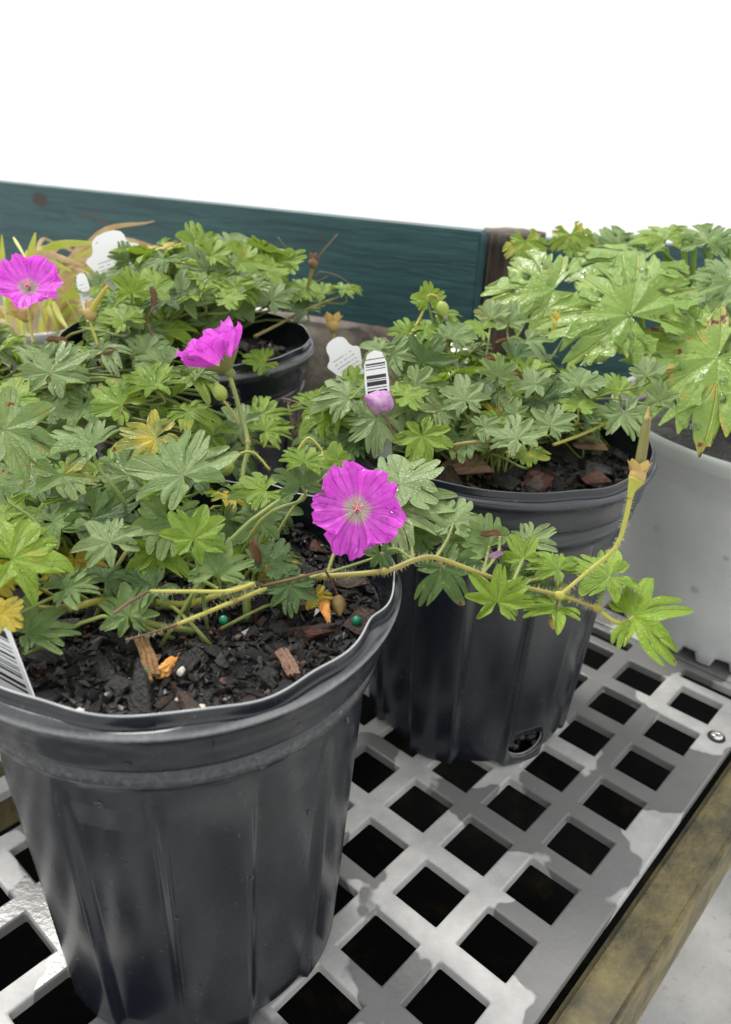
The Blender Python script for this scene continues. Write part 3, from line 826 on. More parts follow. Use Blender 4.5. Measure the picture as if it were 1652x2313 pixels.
lump('bark_nugget', soil_at(378, 1508, .003), (.0026, .0050, .002), MAT['orange'], 'bright orange bark nugget beside the wood splint', 'bark chip', 3, None, 4, .55, Vector((.5, 1, 0)))
for i, (px, py, s, lb) in enumerate(((408, 1516, .0017, 'round white perlite grain next to the orange bark nugget'), (455, 1602, .0016, 'cream perlite grain close to the pot rim'), (408, 1578, .0019, 'flat yellowish grain beside a large dark bark chip'), (178, 1612, .0018, 'pinkish tan grain beside the barcode tag'))):
    lump('perlite_grain', soil_at(px, py, .0022), (s * 1.3, s, s * .8), MAT['perlite'], lb, 'perlite', i + 5, None, 3, .3)
def splint(p0, p1, w_, t, material, label, name='wood_splint', cat='wood'):
    d = (p1 - p0); L = d.length; x, y, n = frame(UP, d)
    r = random.Random(int(L * 1e6)); bm = bmesh.new()
    ns = 9; prev = None
    for k in range(3):                                  # three fibres side by side
        off = (k - 1) * w_ * .62; a0, a1 = r.uniform(0, .12), r.uniform(.86, 1)
        pts = [p0 + d * (a0 + (a1 - a0) * i / ns) + x * (off + w_ * .12 * math.sin(i * .9 + k)) + n * (t * (.55 + .15 * k) + t * .2 * math.sin(i * .7 + k * 2)) for i in range(ns + 1)]
        v2, f2, _ = tube_data(pts, lambda q: w_ * .42 * (1 - .35 * abs(q - .5) ** 2), 6)
        vb = [bm.verts.new(v) for v in v2]
        for f in f2: bm.faces.new([vb[i] for i in f])
    bmesh.ops.transform(bm, matrix=Matrix.Identity(4), verts=bm.verts)
    c = (p0 + p1) / 2
    for v in bm.verts: v.co = (v.co - c) * 250
    return tag(obj(name, bm, material, None, Matrix.Translation(c) @ Matrix.Scale(1 / 250, 4)), label, cat)
splint(soil_at(318, 1440, .007), soil_at(352, 1545, .003), .0026, .0016, MAT['splint'], 'split golden brown wood splint lying on the dark soil')
splint(soil_at(636, 1475, .003), soil_at(668, 1535, .003), .0026, .0016, MAT['bark_tan'], 'thin pale pink wood sliver near the wavy rim')
splint(soil_at(690, 1440, .003), soil_at(752, 1425, .003), .0022, .0016, MAT['bark_red'], 'thin red bark sliver on the soil below the dead flower stalk')
splint(soil_at(580, 1520, .003), soil_at(628, 1558, .003), .0016, .0012, MAT['bark_grey'], 'short wet grey twig lying near the pale wood sliver', 'twig', 'twig')
#NEXT
# ================================================================== LEAVES
def leaf_mesh(name, seed, nl=7, span=146, r0=.30, wid=.33, notch=.26, teeth=0, droop=.25, cup=.10, fold=.10, lob=1, wave=.05, lens=None, K=21, T=8):
    r = random.Random(seed)
    angs = [R_(-span + 2 * span * i / (nl - 1)) for i in range(nl)]
    angs = [a + r.uniform(-.07, .07) for a in angs]
    mid = (nl - 1) / 2
    L = [(1 - .10 * (abs(i - mid) / mid) - .22 * (abs(i - mid) / mid) ** 3) * r.uniform(.9, 1.06) for i in range(nl)]
    ph = [r.uniform(0, 6.28) for _ in range(6)]
    vs, fs, uv = [(0, 0, 0)], [], [(0, 0, 0)]
    key = {}
    def surf(x, y, s, along):
        rr = math.hypot(x, y); th = math.atan2(x, y)
        return cup * rr - droop * rr * rr + fold * (abs(s) ** 1.2) * min(1, along * 1.6) * .75 + wave * rr * (math.sin(3 * th + ph[0]) + .6 * math.sin(5 * th + ph[1]) * rr + .35 * math.sin(9 * x + ph[2]) * math.cos(8 * y + ph[3]))
    def add(x, y, s, t, li):
        k = (round(x, 5), round(y, 5))
        if k in key: return key[k]
        vs.append((x, y, surf(x, y, s, t))); uv.append((s, t, li / 10)); key[k] = len(vs) - 1
        return key[k]
    for i, a in enumerate(angs):
        hl = (a - angs[i - 1]) / 2 if i else R_(span) / (nl - 1) * .8
        hr = (angs[i + 1] - a) / 2 if i < nl - 1 else R_(span) / (nl - 1) * .8
        ca, sa = math.cos(a), math.sin(a)
        W = wid * L[i] * r.uniform(.88, 1.1)
        ec = r.uniform(.94, 1.0); el, er = r.uniform(.80, .92), r.uniform(.80, .92)
        nd = notch * r.uniform(.6, 1.25); bend = r.uniform(-.13, .13)
        form = r.choices((0, 1, 2, 3), (5, 2.2, 1.4, 1.4))[0] if r0 < .33 else 0
        if form == 1: W *= .72
        def e(s):
            q = abs(s); sd = el if s < 0 else er
            if form == 1 or (form == 2 and s < 0) or (form == 3 and s > 0):      # no side lobule
                return ec - .44 * (1 - math.sqrt(max(0, 1 - q * q * .99)))
            if q < .40: v = ec - .17 * (1 - math.sqrt(max(0, 1 - (q / .41) ** 2)))
            else: v = sd - .26 * (1 - math.sqrt(max(0, 1 - min(1, abs(q - .70) / .305) ** 2)))
            v -= nd * math.exp(-((q - .405) / .075) ** 2)
            if teeth: v += .045 * math.sin(s * teeth * math.pi + ph[4])
            return v
        grid = []
        nf = 4
        for j in range(1, nf + 1):
            rad = r0 * j / nf; row = []
            for c in range(K):
                s = -1 + 2 * c / (K - 1); h = hl if s < 0 else hr
                ang = a + s * h
                row.append(add(rad * math.sin(ang), rad * math.cos(ang), s, rad / L[i], i))
            grid.append(row)
        for j in range(1, T + 1):
            t = j / T; row = []
            for c in range(K):
                s = -1 + 2 * c / (K - 1); h = hl if s < 0 else hr
                al = (1 - t) * r0 * math.cos(s * h) + t * e(s) * L[i]
                ac = (1 - t) * r0 * math.sin(s * h) + (t ** .85) * s * W * (1 - .12 * max(0, t - .7) / .3)
                ac += math.sin(math.pi * t) * s * .05 * L[i] * (1 if r0 < .45 else .4)
                if teeth and abs(s) > .93: ac *= 1 + .07 * math.sin(t * teeth * 2.4)
                ac += bend * t * t * L[i]
                row.append(add(al * sa + ac * ca, al * ca - ac * sa, s, al / L[i], i))
            grid.append(row)
        for c in range(K - 1):
            if len({0, grid[0][c], grid[0][c + 1]}) == 3: fs.append((0, grid[0][c], grid[0][c + 1])[::-1])
        for j in range(len(grid) - 1):
            for c in range(K - 1):
                q = (grid[j][c], grid[j][c + 1], grid[j + 1][c + 1], grid[j + 1][c])
                if len(set(q)) == 4: fs.append(q)
                elif len(set(q)) == 3: fs.append(tuple(dict.fromkeys(q)))
    return mesh(name, vs, fs, luv=uv)
VAR = {'std': [], 'narrow': [], 'round': [], 'big': [], 'flat': []}
for i in range(8):
    n5 = i % 2
    VAR['std'].append(leaf_mesh('leaf', 100 + i, 5 if n5 else 7, 118 if n5 else 140, .20 + .02 * (i % 3), .37 if n5 else .265, .24, 0, (.10, .35, .22, -.05, .45, .15, .3, .2)[i], (.05, .15, -.05, .25, .2, .3, .0, .1)[i], .16, .05))
    VAR['flat'].append(leaf_mesh('leaf', 150 + i, 7, 148, .22 + .02 * (i % 3), .25, .22, 0, .12, .06, .14, .03))
for i in range(6):
    VAR['narrow'].append(leaf_mesh('leaf', 200 + i, 5 + 2 * (i % 2), 120 + 12 * (i % 2), .15, .27 - .06 * (i % 2), .20, 0, (.15, .4, .3, .1, .5, .2)[i], (.1, .2, .4, .0, .15, .3)[i], .16, .06))
for i in range(3):
    VAR['round'].append(leaf_mesh('leaf', 300 + i, 5, 132, .30, .38, .12, 0, .15, .1, .08, .06))
for i in range(4):
    VAR['big'].append(leaf_mesh('leaf', 400 + i, 5 + 2 * (i % 2), (118, 142, 122, 140)[i], .34, (.42, .29, .42, .29)[i], .26, 5, (.22, .38, .15, .3)[i], (.05, .15, .0, .1)[i], .12, .05, K=29, T=11))
MESHES = {}
def variant(kind, i, material):
    k = (kind, i, material)
    if k not in MESHES:
        me = VAR[kind][i].copy(); me.materials.append(MAT[material]); MESHES[k] = me
    return MESHES[k]

class Plant:
    def __init__(s, base, label, cat, crowns, group=None, stem='stem', stem_r=.00085):
        s.root = empty(PNAME.get(label, 'cranesbill_plant'), base); tag(s.root, label, cat, group)
        s.crowns = crowns; s.stem = stem; s.stem_r = stem_r; s.n = 0
PNAME = {}
def petiole(pl, leaf, J, n, r, seed, material=None, to=None):
    q = random.Random(seed)
    if to is None:
        c = min(pl.crowns, key=lambda c: (c - J).length + q.uniform(0, .03))
        to = c + Vector((q.uniform(-.012, .012), q.uniform(-.012, .012), 0))
    ln = (J - to).length
    mid = to.lerp(J, .55) + UP * ln * q.uniform(.02, .16) + Vector((q.uniform(-1, 1), q.uniform(-1, 1), 0)) * ln * .07
    pts = [to, mid, J - n * min(.35 * ln, .010), J]
    tube('petiole', pts, lambda t: r * (1.15 - .35 * t), MAT[material or pl.stem], leaf, 5, 4)
def put_leaf(pl, J, n, axis, size, kind='std', v=None, material='leaf', col3=(0, 0, .3), pet=True, to=None, pmat=None, flip=False):
    q = random.Random(int(abs(J.x) * 1e6 + abs(J.y) * 1e5))
    v = q.randrange(len(VAR[kind])) if v is None else v
    x, y, n = frame(n, axis)
    o = obj('leaf', variant(kind, v, material), None, pl.root, rotmat(J, x, y, n, size))
    o.color = (*col3, 1)
    if pet: petiole(pl, o, J, n, pl.stem_r * min(1.5, .6 + size / .03 * .5), q.random(), pmat, to)
    pl.n += 1
    return o
def cam_leaf(pl, px, py, where, size_px, ang, k=.4, lean=0.0, kind='std', v=None, material='leaf', col3=(0, 0, .3), **kw):
    """a leaf whose stalk meets the blade at this pixel; where = (z|y|d, value); k turns its face from the sky to the viewer"""
    J = {'z': atz, 'y': aty, 'd': atd}[where[0]](px, py, where[1])
    d = project(J)[2]
    tc = (CAM - J).normalized()
    n = (UP * (1 - k) + tc * k + RIGHT * lean).normalized()
    e = RIGHT * math.cos(R_(ang)) + CUP * math.sin(R_(ang))
    ax = e - tc * (e.dot(n) / max(.25, tc.dot(n)))
    return put_leaf(pl, J, n, ax.normalized(), size_px * d / FPX, kind, v, material, col3, **kw)
def fill(pl, n, c, rx, ry, z0, hmax, smin, smax, mats, seed, reject=None, kinds=(('std', 5), ('flat', 3), ('narrow', 3), ('round', .6))):
    r = random.Random(seed); got = 0; tries = 0; placed = []
    while got < n and tries < n * 30:
        tries += 1
        th = r.uniform(0, 6.283); rho = math.sqrt(r.random())
        out = Vector((math.cos(th), math.sin(th), 0))
        J = c + Vector((out.x * rx * rho, out.y * ry * rho, 0))
        J.z = z0 + hmax * (1 - .75 * rho ** 2) * r.uniform(.12, 1.0) + (-.012 * rho)
        size = r.uniform(smin, smax) * (1 - .2 * rho)
        px, py, d = project(J)
        if reject and reject(px, py, d, size, J): continue
        if any((J - q).length < .011 for q in placed): continue
        placed.append(J)
        nn = (UP + out * .55 * rho + Vector((r.gauss(0, .30), r.gauss(-.16, .30), 0))).normalized()
        ax = (out + Vector((r.gauss(0, .6), r.gauss(0, .6), 0)) + UP * .001)
        kind = r.choices([k for k, _ in kinds], [w_ for _, w_ in kinds])[0]
        mt = r.choices([m for m, _ in mats], [w_ for _, w_ in mats])[0]
        ye = max(0, r.gauss(.0, .16)); bl = max(0, r.gauss(.05, .22))
        if r.random() < .035: ye = r.uniform(.5, .9)
        put_leaf(pl, J, nn, ax, size, kind, None, mt, (min(ye, 1), min(bl, .9), r.random()))
        got += 1
STD = (('leaf', 5), ('leaf_bright', 3.6), ('leaf_dark', 2.4))

# ---------------------------------------------------------------- hairs along a stem
def hairs(parent, pts, rad, count, length, seed):
    r = random.Random(seed); P = spline(pts, 8); vs, fs = [], []
    for i in range(count):
        t = r.random() * (len(P) - 1.001); k = int(t); p = P[k].lerp(P[k + 1], t - k)
        tg = (P[k + 1] - P[k]).normalized(); a = tg.orthogonal().normalized(); b = tg.cross(a); th = r.uniform(0, 6.28)
        d = (a * math.cos(th) + b * math.sin(th) + tg * r.uniform(-.3, .3)).normalized()
        s = tg * .00010; o = len(vs); e = d.cross(tg) * .00010
        vs += [p + s, p - s + e, p - e, p + d * (rad + length * r.uniform(.5, 1))]
        fs += [(o, o + 1, o + 3), (o + 1, o + 2, o + 3), (o + 2, o, o + 3)]
    tag(obj('stem_hair', mesh('stem_hair', vs, fs, False), MAT['hair'], parent), kind='stuff')
def stem(pl, pts, r0, r1, material='stem', hair=0, name='stem', nodes=()):
    o = tube(name, pts, lambda t: r0 + (r1 - r0) * t, MAT[material], pl.root, 8, 7)
    if hair: hairs(o, pts, (r0 + r1) / 2, int(hair * 1.5), .0021, int(pts[0].x * 1e5) + hair)
    for i in nodes:
        bm = bmesh.new(); bmesh.ops.create_icosphere(bm, subdivisions=2, radius=1)
        x, y, n = frame(pts[min(i + 1, len(pts) - 1)] - pts[max(i - 1, 0)], Vector((.3, .2, 1)))
        for f in bm.faces: f.smooth = True
        obj('node', bm, MAT['stem_red' if i % 2 else 'stem_yellow'], o, rotmat(pts[i], x * r0 * 1.4, y * r0 * 1.4, n * r0 * 1.9))
    return o

# ---------------------------------------------------------------- flowers
def petal_mesh(seed):
    r = random.Random(seed); K, T = 29, 16; vs, fs, uv = [], [], []
    ph = [r.uniform(0, 6.28) for _ in range(6)]; off = r.uniform(-.2, .2); asy = r.uniform(-1, 1)
    for j in range(T + 1):
        t = j / T
        w_ = .05 + .50 * math.sin(min(1, t / .84) * math.pi / 2) ** 1.7 * (1 - .16 * max(0, t - .8) / .2)
        for c in range(K):
            s = -1 + 2 * c / (K - 1)
            e = 1 - .34 * abs(s) ** 2.8 - .085 * math.exp(-((s - off) / .15) ** 2) + asy * s * .05 + .022 * math.sin(9 * s + ph[0]) + .015 * math.sin(17 * s + ph[1]) + .010 * math.sin(31 * s + ph[3])
            y = t * (1 - (1 - e) * t ** 1.6); x = s * w_
            z = .16 * t * t * s * s + .050 * t * math.sin(6 * s + ph[2]) * t + .030 * t * math.sin(11 * s + ph[3]) + .035 * t ** 3 * math.sin(3.2 * s + ph[4]) - .10 * max(0, t - .55) ** 2 * (1 + math.sin(2 * s + ph[5]))
            vs.append((x, y, z)); uv.append((s, t, 0))
    for j in range(T):
        for c in range(K - 1):
            o = j * K + c; fs.append((o, o + 1, o + K + 1, o + K))
    me = mesh('petal', vs, fs, luv=uv); me.materials.append(MAT['petal'])
    return me
PETALS = [petal_mesh(500 + i) for i in range(6)]
def sepal_mesh():
    vs, fs = [], []
    for j in range(7):
        t = j / 6; w_ = .20 * math.sin(math.pi * min(1, .12 + t * .88)) ** .8
        for s in (-1, -.5, 0, .5, 1): vs.append((s * w_, t, .10 * s * s * w_ / .2 + .04 * t))
    for j in range(6):
        for c in range(4): o = j * 5 + c; fs.append((o, o + 1, o + 6, o + 5))
    return mesh('sepal', vs, fs)
SEP = sepal_mesh()
def sep_copy(material):
    k = ('sepal', material)
    if k not in MESHES:
        me = SEP.copy(); me.materials.append(MAT[material]); MESHES[k] = me
    return MESHES[k]
def flower(pl, c, n, Rf, roll, bowl, seed, hint=None, stamens=True, drops=0, bowls=None):
    r = random.Random(seed)
    n = n.normalized(); h = hint or CUP
    x0, y0, n = frame(n, h)
    bm = bmesh.new(); bmesh.ops.create_icosphere(bm, subdivisions=2, radius=1)
    for f in bm.faces: f.smooth = True
    fl = obj('flower', bm, MAT['sepal'], pl.root, rotmat(c - n * Rf * .05, x0 * Rf * .10, y0 * Rf * .10, n * Rf * .14))
    fl['label'] = 'magenta five petalled flower'
    for i in range(5):
        a = R_(roll) + 2 * math.pi * i / 5
        d = x0 * math.cos(a) + y0 * math.sin(a)
        b = bowls[i] if bowls else bowl + r.uniform(-5, 5)
        yd = d * math.cos(R_(b)) + n * math.sin(R_(b)); zd = n * math.cos(R_(b)) - d * math.sin(R_(b))
        tw = r.uniform(-.10, .10)
        xd = yd.cross(zd); xd, zd = xd * math.cos(tw) + zd * math.sin(tw), zd * math.cos(tw) - xd * math.sin(tw)
        m = rotmat(c + n * Rf * .008 * i, xd, yd, zd, Rf * r.uniform(.95, 1.04))
        p = obj('petal', PETALS[(i + seed) % 6], None, fl, m)
        # sepals behind
        a2 = a + math.pi / 5; d2 = x0 * math.cos(a2) + y0 * math.sin(a2)
        b2 = bowl - 12 if bowl < 40 else bowl - 17
        yd2 = d2 * math.cos(R_(b2)) + n * math.sin(R_(b2)); zd2 = n * math.cos(R_(b2)) - d2 * math.sin(R_(b2))
        obj('sepal', sep_copy('sepal'), None, fl, rotmat(c - n * Rf * .06, yd2.cross(zd2) * 1.25, yd2, zd2, Rf * .56))
        if drops:
            drops_on('water_drop', PETALS[(i + seed) % 6], drops, Rf * .016, Rf * .075, fl, m, lambda q, nn: (q - c).length > Rf * .3, seed + i, .5)
    if stamens:
        for i in range(10):
            a = 2 * math.pi * i / 10 + r.uniform(-.2, .2); d = x0 * math.cos(a) + y0 * math.sin(a)
            ln = Rf * r.uniform(.16, .26)
            p = [c + d * Rf * .03, c + d * Rf * .06 + n * ln * .6, c + d * Rf * .15 + n * ln]
            o = tube('stamen', p, Rf * .010, MAT['stamen'], fl, 5, 4)
            if i % 2 == 0 or seed == 33:
                bm = bmesh.new(); bmesh.ops.create_icosphere(bm, subdivisions=1, radius=1)
                obj('anther', bm, MAT['anther'], o, rotmat(p[2], x0 * Rf * .030, y0 * Rf * .018, n * Rf * .018))
        for i in range(5):
            a = 2 * math.pi * i / 5 + .3; d = x0 * math.cos(a) + y0 * math.sin(a)
            tube('stigma', [c + n * Rf * .10, c + n * Rf * .24, c + n * Rf * .27 + d * Rf * .07, c + n * Rf * .27 + d * Rf * .13], lambda t: Rf * (.022 - .008 * t), MAT['stigma'], fl, 5, 4)
    return fl
def bud(pl, p, d, L, material='bud', tip=None, name='bud', hair=60):
    d = d.normalized(); vs, fs = [], []
    prof = [(0, .08), (.08, .20), (.25, .32), (.45, .36), (.65, .30), (.82, .18), (.95, .07), (1.0, .02)]
    x, y, n = frame(d, Vector((.2, .3, 1)))
    for t, r in prof:
        for k in range(15):
            a = 2 * math.pi * k / 15; rr = r * L * (1 + .07 * math.cos(5 * a)) * (1 + (.35 * noise.noise(Vector((a * 1.7, t * 5, L * 900))) + .25 * math.sin(7 * a + 9 * t) if name == 'withered_bloom' else 0))
            vs.append(p + n * t * L + (x * math.cos(a) + y * math.sin(a)) * rr)
    for j in range(len(prof) - 1):
        for k in range(15):
            k2 = (k + 1) % 15; fs.append((j * 15 + k, j * 15 + k2, (j + 1) * 15 + k2, (j + 1) * 15 + k))
    o = obj(name, mesh(name, vs, fs), MAT[material], pl.root)
    if hair: hairs(o, [p, p + d * L * .5, p + d * L], L * .3, hair, .0016, hair)
    if tip:
        bm = bmesh.new(); bmesh.ops.create_icosphere(bm, subdivisions=2, radius=1)
        for f in bm.faces: f.smooth = True
        obj('petal_tip', bm, MAT[tip], o, rotmat(p + d * L * .95, x * L * .14, y * L * .14, n * L * .2))
    return o
def calyx(pl, p, d, size, spread=38, material='calyx', beak=0.0, beak_dir=None):
    d = d.normalized(); x, y, n = frame(d, Vector((.2, .1, 1)))
    bm = bmesh.new(); bmesh.ops.create_icosphere(bm, subdivisions=2, radius=1)
    for f in bm.faces: f.smooth = True
    o = obj('seed_head', bm, MAT[material], pl.root, rotmat(p + n * size * .1, x * size * .40, y * size * .40, n * size * .46))
    for i in range(5):
        a = 2 * math.pi * i / 5 + .35; q = x * math.cos(a) + y * math.sin(a); b = R_(90 - spread)
        yd = q * math.cos(b) + n * math.sin(b); zd = n * math.cos(b) - q * math.sin(b)
        obj('sepal', sep_copy(material), None, o, rotmat(p + q * size * .16, yd.cross(zd) * 1.7, yd, zd, size * .95))
    if beak:
        bd = (beak_dir or d).normalized()
        r = size * .26
        tube('beak', [p, p + bd * beak * .3, p + bd * beak * .62, p + bd * beak * .84], lambda t: r * (1.0 - .38 * t), MAT['beak'], o, 10, 6)
        tube('beak_tip', [p + bd * beak * .83, p + bd * beak * .89, p + bd * beak], lambda t: r * (.64 - .50 * t), MAT['beak_brown'], o, 8, 5)
        tube('beak_stripe', [p + bd * beak * .1 + RIGHT * r * .7, p + bd * beak * .5 + RIGHT * r * .66, p + bd * beak * .86 + RIGHT * r * .38], r * .36, MAT['beak_brown'], o, 6, 5)
    return o
def curl_mesh(seed):
    r = random.Random(seed); vs, fs = [], []; K, T = 7, 11; ph = r.uniform(0, 6)
    for j in range(T):
        t = j / (T - 1); w_ = .34 * math.sin(math.pi * (.08 + .86 * t)) ** .7
        for c in range(K):
            q = (-1 + 2 * c / (K - 1)); a = q * 1.9
            vs.append((w_ * math.sin(a) * .62 + .08 * math.sin(5 * t + ph), t * 1.1 + .05 * math.sin(7 * q + ph), w_ * (1 - math.cos(a)) * .55 + .14 * math.sin(3 * t + ph) + .05 * math.sin(9 * t + 5 * q)))
    for j in range(T - 1):
        for c in range(K - 1): o = j * K + c; fs.append((o, o + 1, o + K + 1, o + K))
    return mesh('dead_leaf', vs, fs)
CURL = [curl_mesh(i) for i in range(4)]
def dead_leaf(pl, p, n, axis, size, seed, material='dead_leaf', name='dead_leaf'):
    k = ('curl', seed % 4, material)
    if k not in MESHES:
        me = CURL[seed % 4].copy(); me.materials.append(MAT[material]); MESHES[k] = me
    x, y, n = frame(n, axis)
    return obj(name, MESHES[k], None, pl.root, rotmat(p, x, y, n, size * 1.35))

# ================================================================== FRONT PLANT
def crown(c, z, pts): return [Vector((c.x + x, c.y + y, z)) for x, y in pts]
fp = Plant(Vector((F_C.x - .02, F_C.y + .01, .174)), 'low cranesbill plant with a flat open pink flower and a trailing runner', 'plant',
           crown(F_C, .174, ((-.03, .0), (.015, .012), (-.01, .03), (-.045, .03), (.01, -.012))))
Z = lambda v: ('z', v)
D = lambda v: ('d', v)
Y = lambda v: ('y', v)
LF = [  # px, py, where, size, angle, k, lean, kind, material, colour
 (414, 1074, Z(.222), 152, 128, .42, -.12, 'std', 'leaf', (0, 0, .85)),
 (438, 1217, Z(.214), 92, 78, .72, .05, 'flat', 'leaf_bright', (0, 0, .2)),
 (248, 1226, Z(.210), 96, 142, .45, -.05, 'std', 'leaf', (0, .05, .95)),
 (259, 1139, Z(.205), 44, 90, .62, 0, 'flat', 'leaf', (0, .35, .7)),
 (28, 1263, Z(.212), 150, 22, .38, .25, 'std', 'leaf_bright', (.12, .0, .9)),
 (10, 970, Z(.232), 150, -18, .55, .1, 'flat', 'leaf', (.12, .48, .7)),
 (-12, 1094, Z(.225), 66, 5, .6, .0, 'round', 'leaf', (.1, .5, .5)),
 (290, 1391, Z(.190), 86, 105, .62, 0, 'flat', 'leaf', (0, .0, .35)),
 (493, 1296, Z(.203), 104, 75, .45, 0, 'narrow', 'leaf', (0, .3, .45)),
 (148, 1330, Z(.200), 92, 20, .12, 0, 'narrow', 'leaf', (.05, .1, .5)),
 (240, 1315, Z(.195), 90, 40, .25, .1, 'narrow', 'leaf_dark', (0, 0, .6)),
 (62, 1432, Z(.190), 120, 28, .14, .2, 'narrow', 'leaf', (.1, 0, .3)),
 (120, 1180, Z(.205), 100, 15, .25, -.1, 'std', 'leaf', (.05, .2, .4)),
 (140, 1075, Z(.215), 95, -60, .35, .2, 'std', 'leaf', (.25, .35, .5)),
 (210, 1010, Z(.232), 105, 160, .25, -.1, 'narrow', 'leaf', (0, .1, .7)),
 (352, 990, Z(.230), 100, 200, .5, -.15, 'flat', 'leaf', (.42, .42, .6)),
 (330, 1200, Z(.200), 80, 200, .4, -.1, 'std', 'leaf', (0, .1, .8)),
 (350, 1330, Z(.192), 95, 200, .2, 0, 'narrow', 'leaf_dark', (0, 0, .7)),
 (681, 1096, Z(.228), 98, 100, .50, -.05, 'narrow', 'leaf_dark', (0, .05, .8)),
 (688, 1046, Z(.236), 74, 75, .30, .05, 'narrow', 'leaf_bright', (0, 0, .4)),
 (654, 1324, Z(.190), 76, -75, .62, .05, 'flat', 'leaf_dark', (0, .25, .75)),
 (609, 1272, Z(.196), 76, 60, .55, 0, 'round', 'leaf_dark', (0, .05, .45)),
 (590, 1180, Z(.205), 85, 170, .35, 0, 'std', 'leaf', (0, .05, .4)),
 (600, 1110, Z(.215), 85, 190, .25, 0, 'std', 'leaf_bright', (.05, .2, .4)),
 (905, 1094, D(.335), 98, 30, .35, -.15, 'round', 'leaf', (0, 0, .9)),
 (888, 1153, D(.330), 138, 12, .35, -.1, 'narrow', 'leaf', (0, .05, .95)),
 (1025, 1181, D(.325), 68, 80, .40, 0, 'round', 'leaf', (0, .12, .9)),
 (925, 1203, D(.325), 66, -92, .7, 0, 'flat', 'leaf_dark', (0, 0, .5)),
 (1002, 1282, D(.308), 86, -60, .78, 0, 'narrow', 'leaf_dark', (.05, .35, .85)),
 (1124, 1360, D(.300), 78, 85, .85, .0, 'narrow', 'leaf_bright', (0, .2, .35)),
 (1183, 1262, D(.315), 60, 120, .6, -.2, 'narrow', 'leaf_bright', (.15, 0, .6)),
 (1261, 1286, D(.312), 66, 140, .22, .1, 'narrow', 'leaf_bright', (0, .05, .4)),
 (1378, 1303, D(.310), 92, 178, .14, 0, 'std', 'leaf_bright', (0, 0, .5)),
 (1261, 1368, D(.305), 80, 172, .16, 0, 'narrow', 'leaf_bright', (.1, .15, .4)),
 (1432, 1393, D(.300), 112, 14, .40, -.45, 'narrow', 'leaf_bright', (0, 0, .55)),
 (1105, 1235, D(.322), 70, 150, .5, .1, 'std', 'leaf', (0, .15, .4)),
 (1195, 1225, D(.328), 66, 30, .35, 0, 'narrow', 'leaf', (0, .2, .9)),
 (1015, 1225, D(.335), 72, 60, .5, 0, 'std', 'leaf', (0, .1, .8)),
 (1150, 1330, D(.318), 90, -20, .3, 0, 'narrow', 'leaf_dark', (0, 0, .6)),
 (860, 1250, D(.300), 46, -85, .85, .1, 'narrow', 'leaf_dark', (0, 0, .5)),
 (-8, 1310, Z(.206), 62, 12, .7, .0, 'round', 'leaf', (.95, .25, .9)),
 (2, 1385, Z(.204), 62, -25, .7, 0, 'round', 'leaf', (1.0, .2, .9)),
 (715, 1345, Z(.184), 50, -60, .5, 0, 'narrow', 'leaf', (.75, .45, .4)),
 (760, 1040, D(.335), 44, 85, .75, 0, 'round', 'leaf_bright', (0, 0, .5)),
]
for i, (px, py, wh, sz, an, k, le, kd, mt, c3) in enumerate(LF):
    far = px > 880
    cam_leaf(fp, px, py, wh, sz * (1.22 if far else 1.0), an, k, le, kd, i % len(VAR[kd]), mt, c3, pet=not far)
# long stems and the runner
run = [atd(560, 1322, .318), atd(640, 1306, .312), atd(735, 1302, .304), atd(868, 1290, .300), atd(935, 1266, .300), atd(985, 1260, .302), atd(1090, 1297, .303), atd(1157, 1320, .303), atd(1265, 1345, .303), atd(1350, 1374, .302)]
stem(fp, run, .00125, .0008, 'stem_red', 420, 'runner', (3, 7, 8, 9))
stem(fp, [atd(1350, 1374, .302), atd(1385, 1402, .301), atd(1412, 1406, .300), atd(1432, 1393, .300)], .0008, .0007, 'stem_yellow', 90)
stem(fp, [atd(1352, 1372, .302), atd(1362, 1335, .305), atd(1378, 1303, .310)], .0007, .0006, 'stem', 70)
bs = [atd(1265, 1345, .303), atd(1330, 1290, .303), atd(1390, 1238, .302), atd(1412, 1180, .301), atd(1426, 1115, .300)]
stem(fp, bs, .0007, .0009, 'stem_yellow', 200, 'flower_stalk', (2,))
tube('stalk_end', [atd(1424, 1126, .300), atd(1428, 1106, .300), atd(1438, 1084, .300)], lambda t: .0011 + .0022 * t * t, MAT['stem_yellow'], fp.root, 8, 6)
calyx(fp, atd(1440, 1080, .300), CUP + RIGHT * .15, .0082, 30, 'calyx', .0272, CUP * .98 + RIGHT * .16)
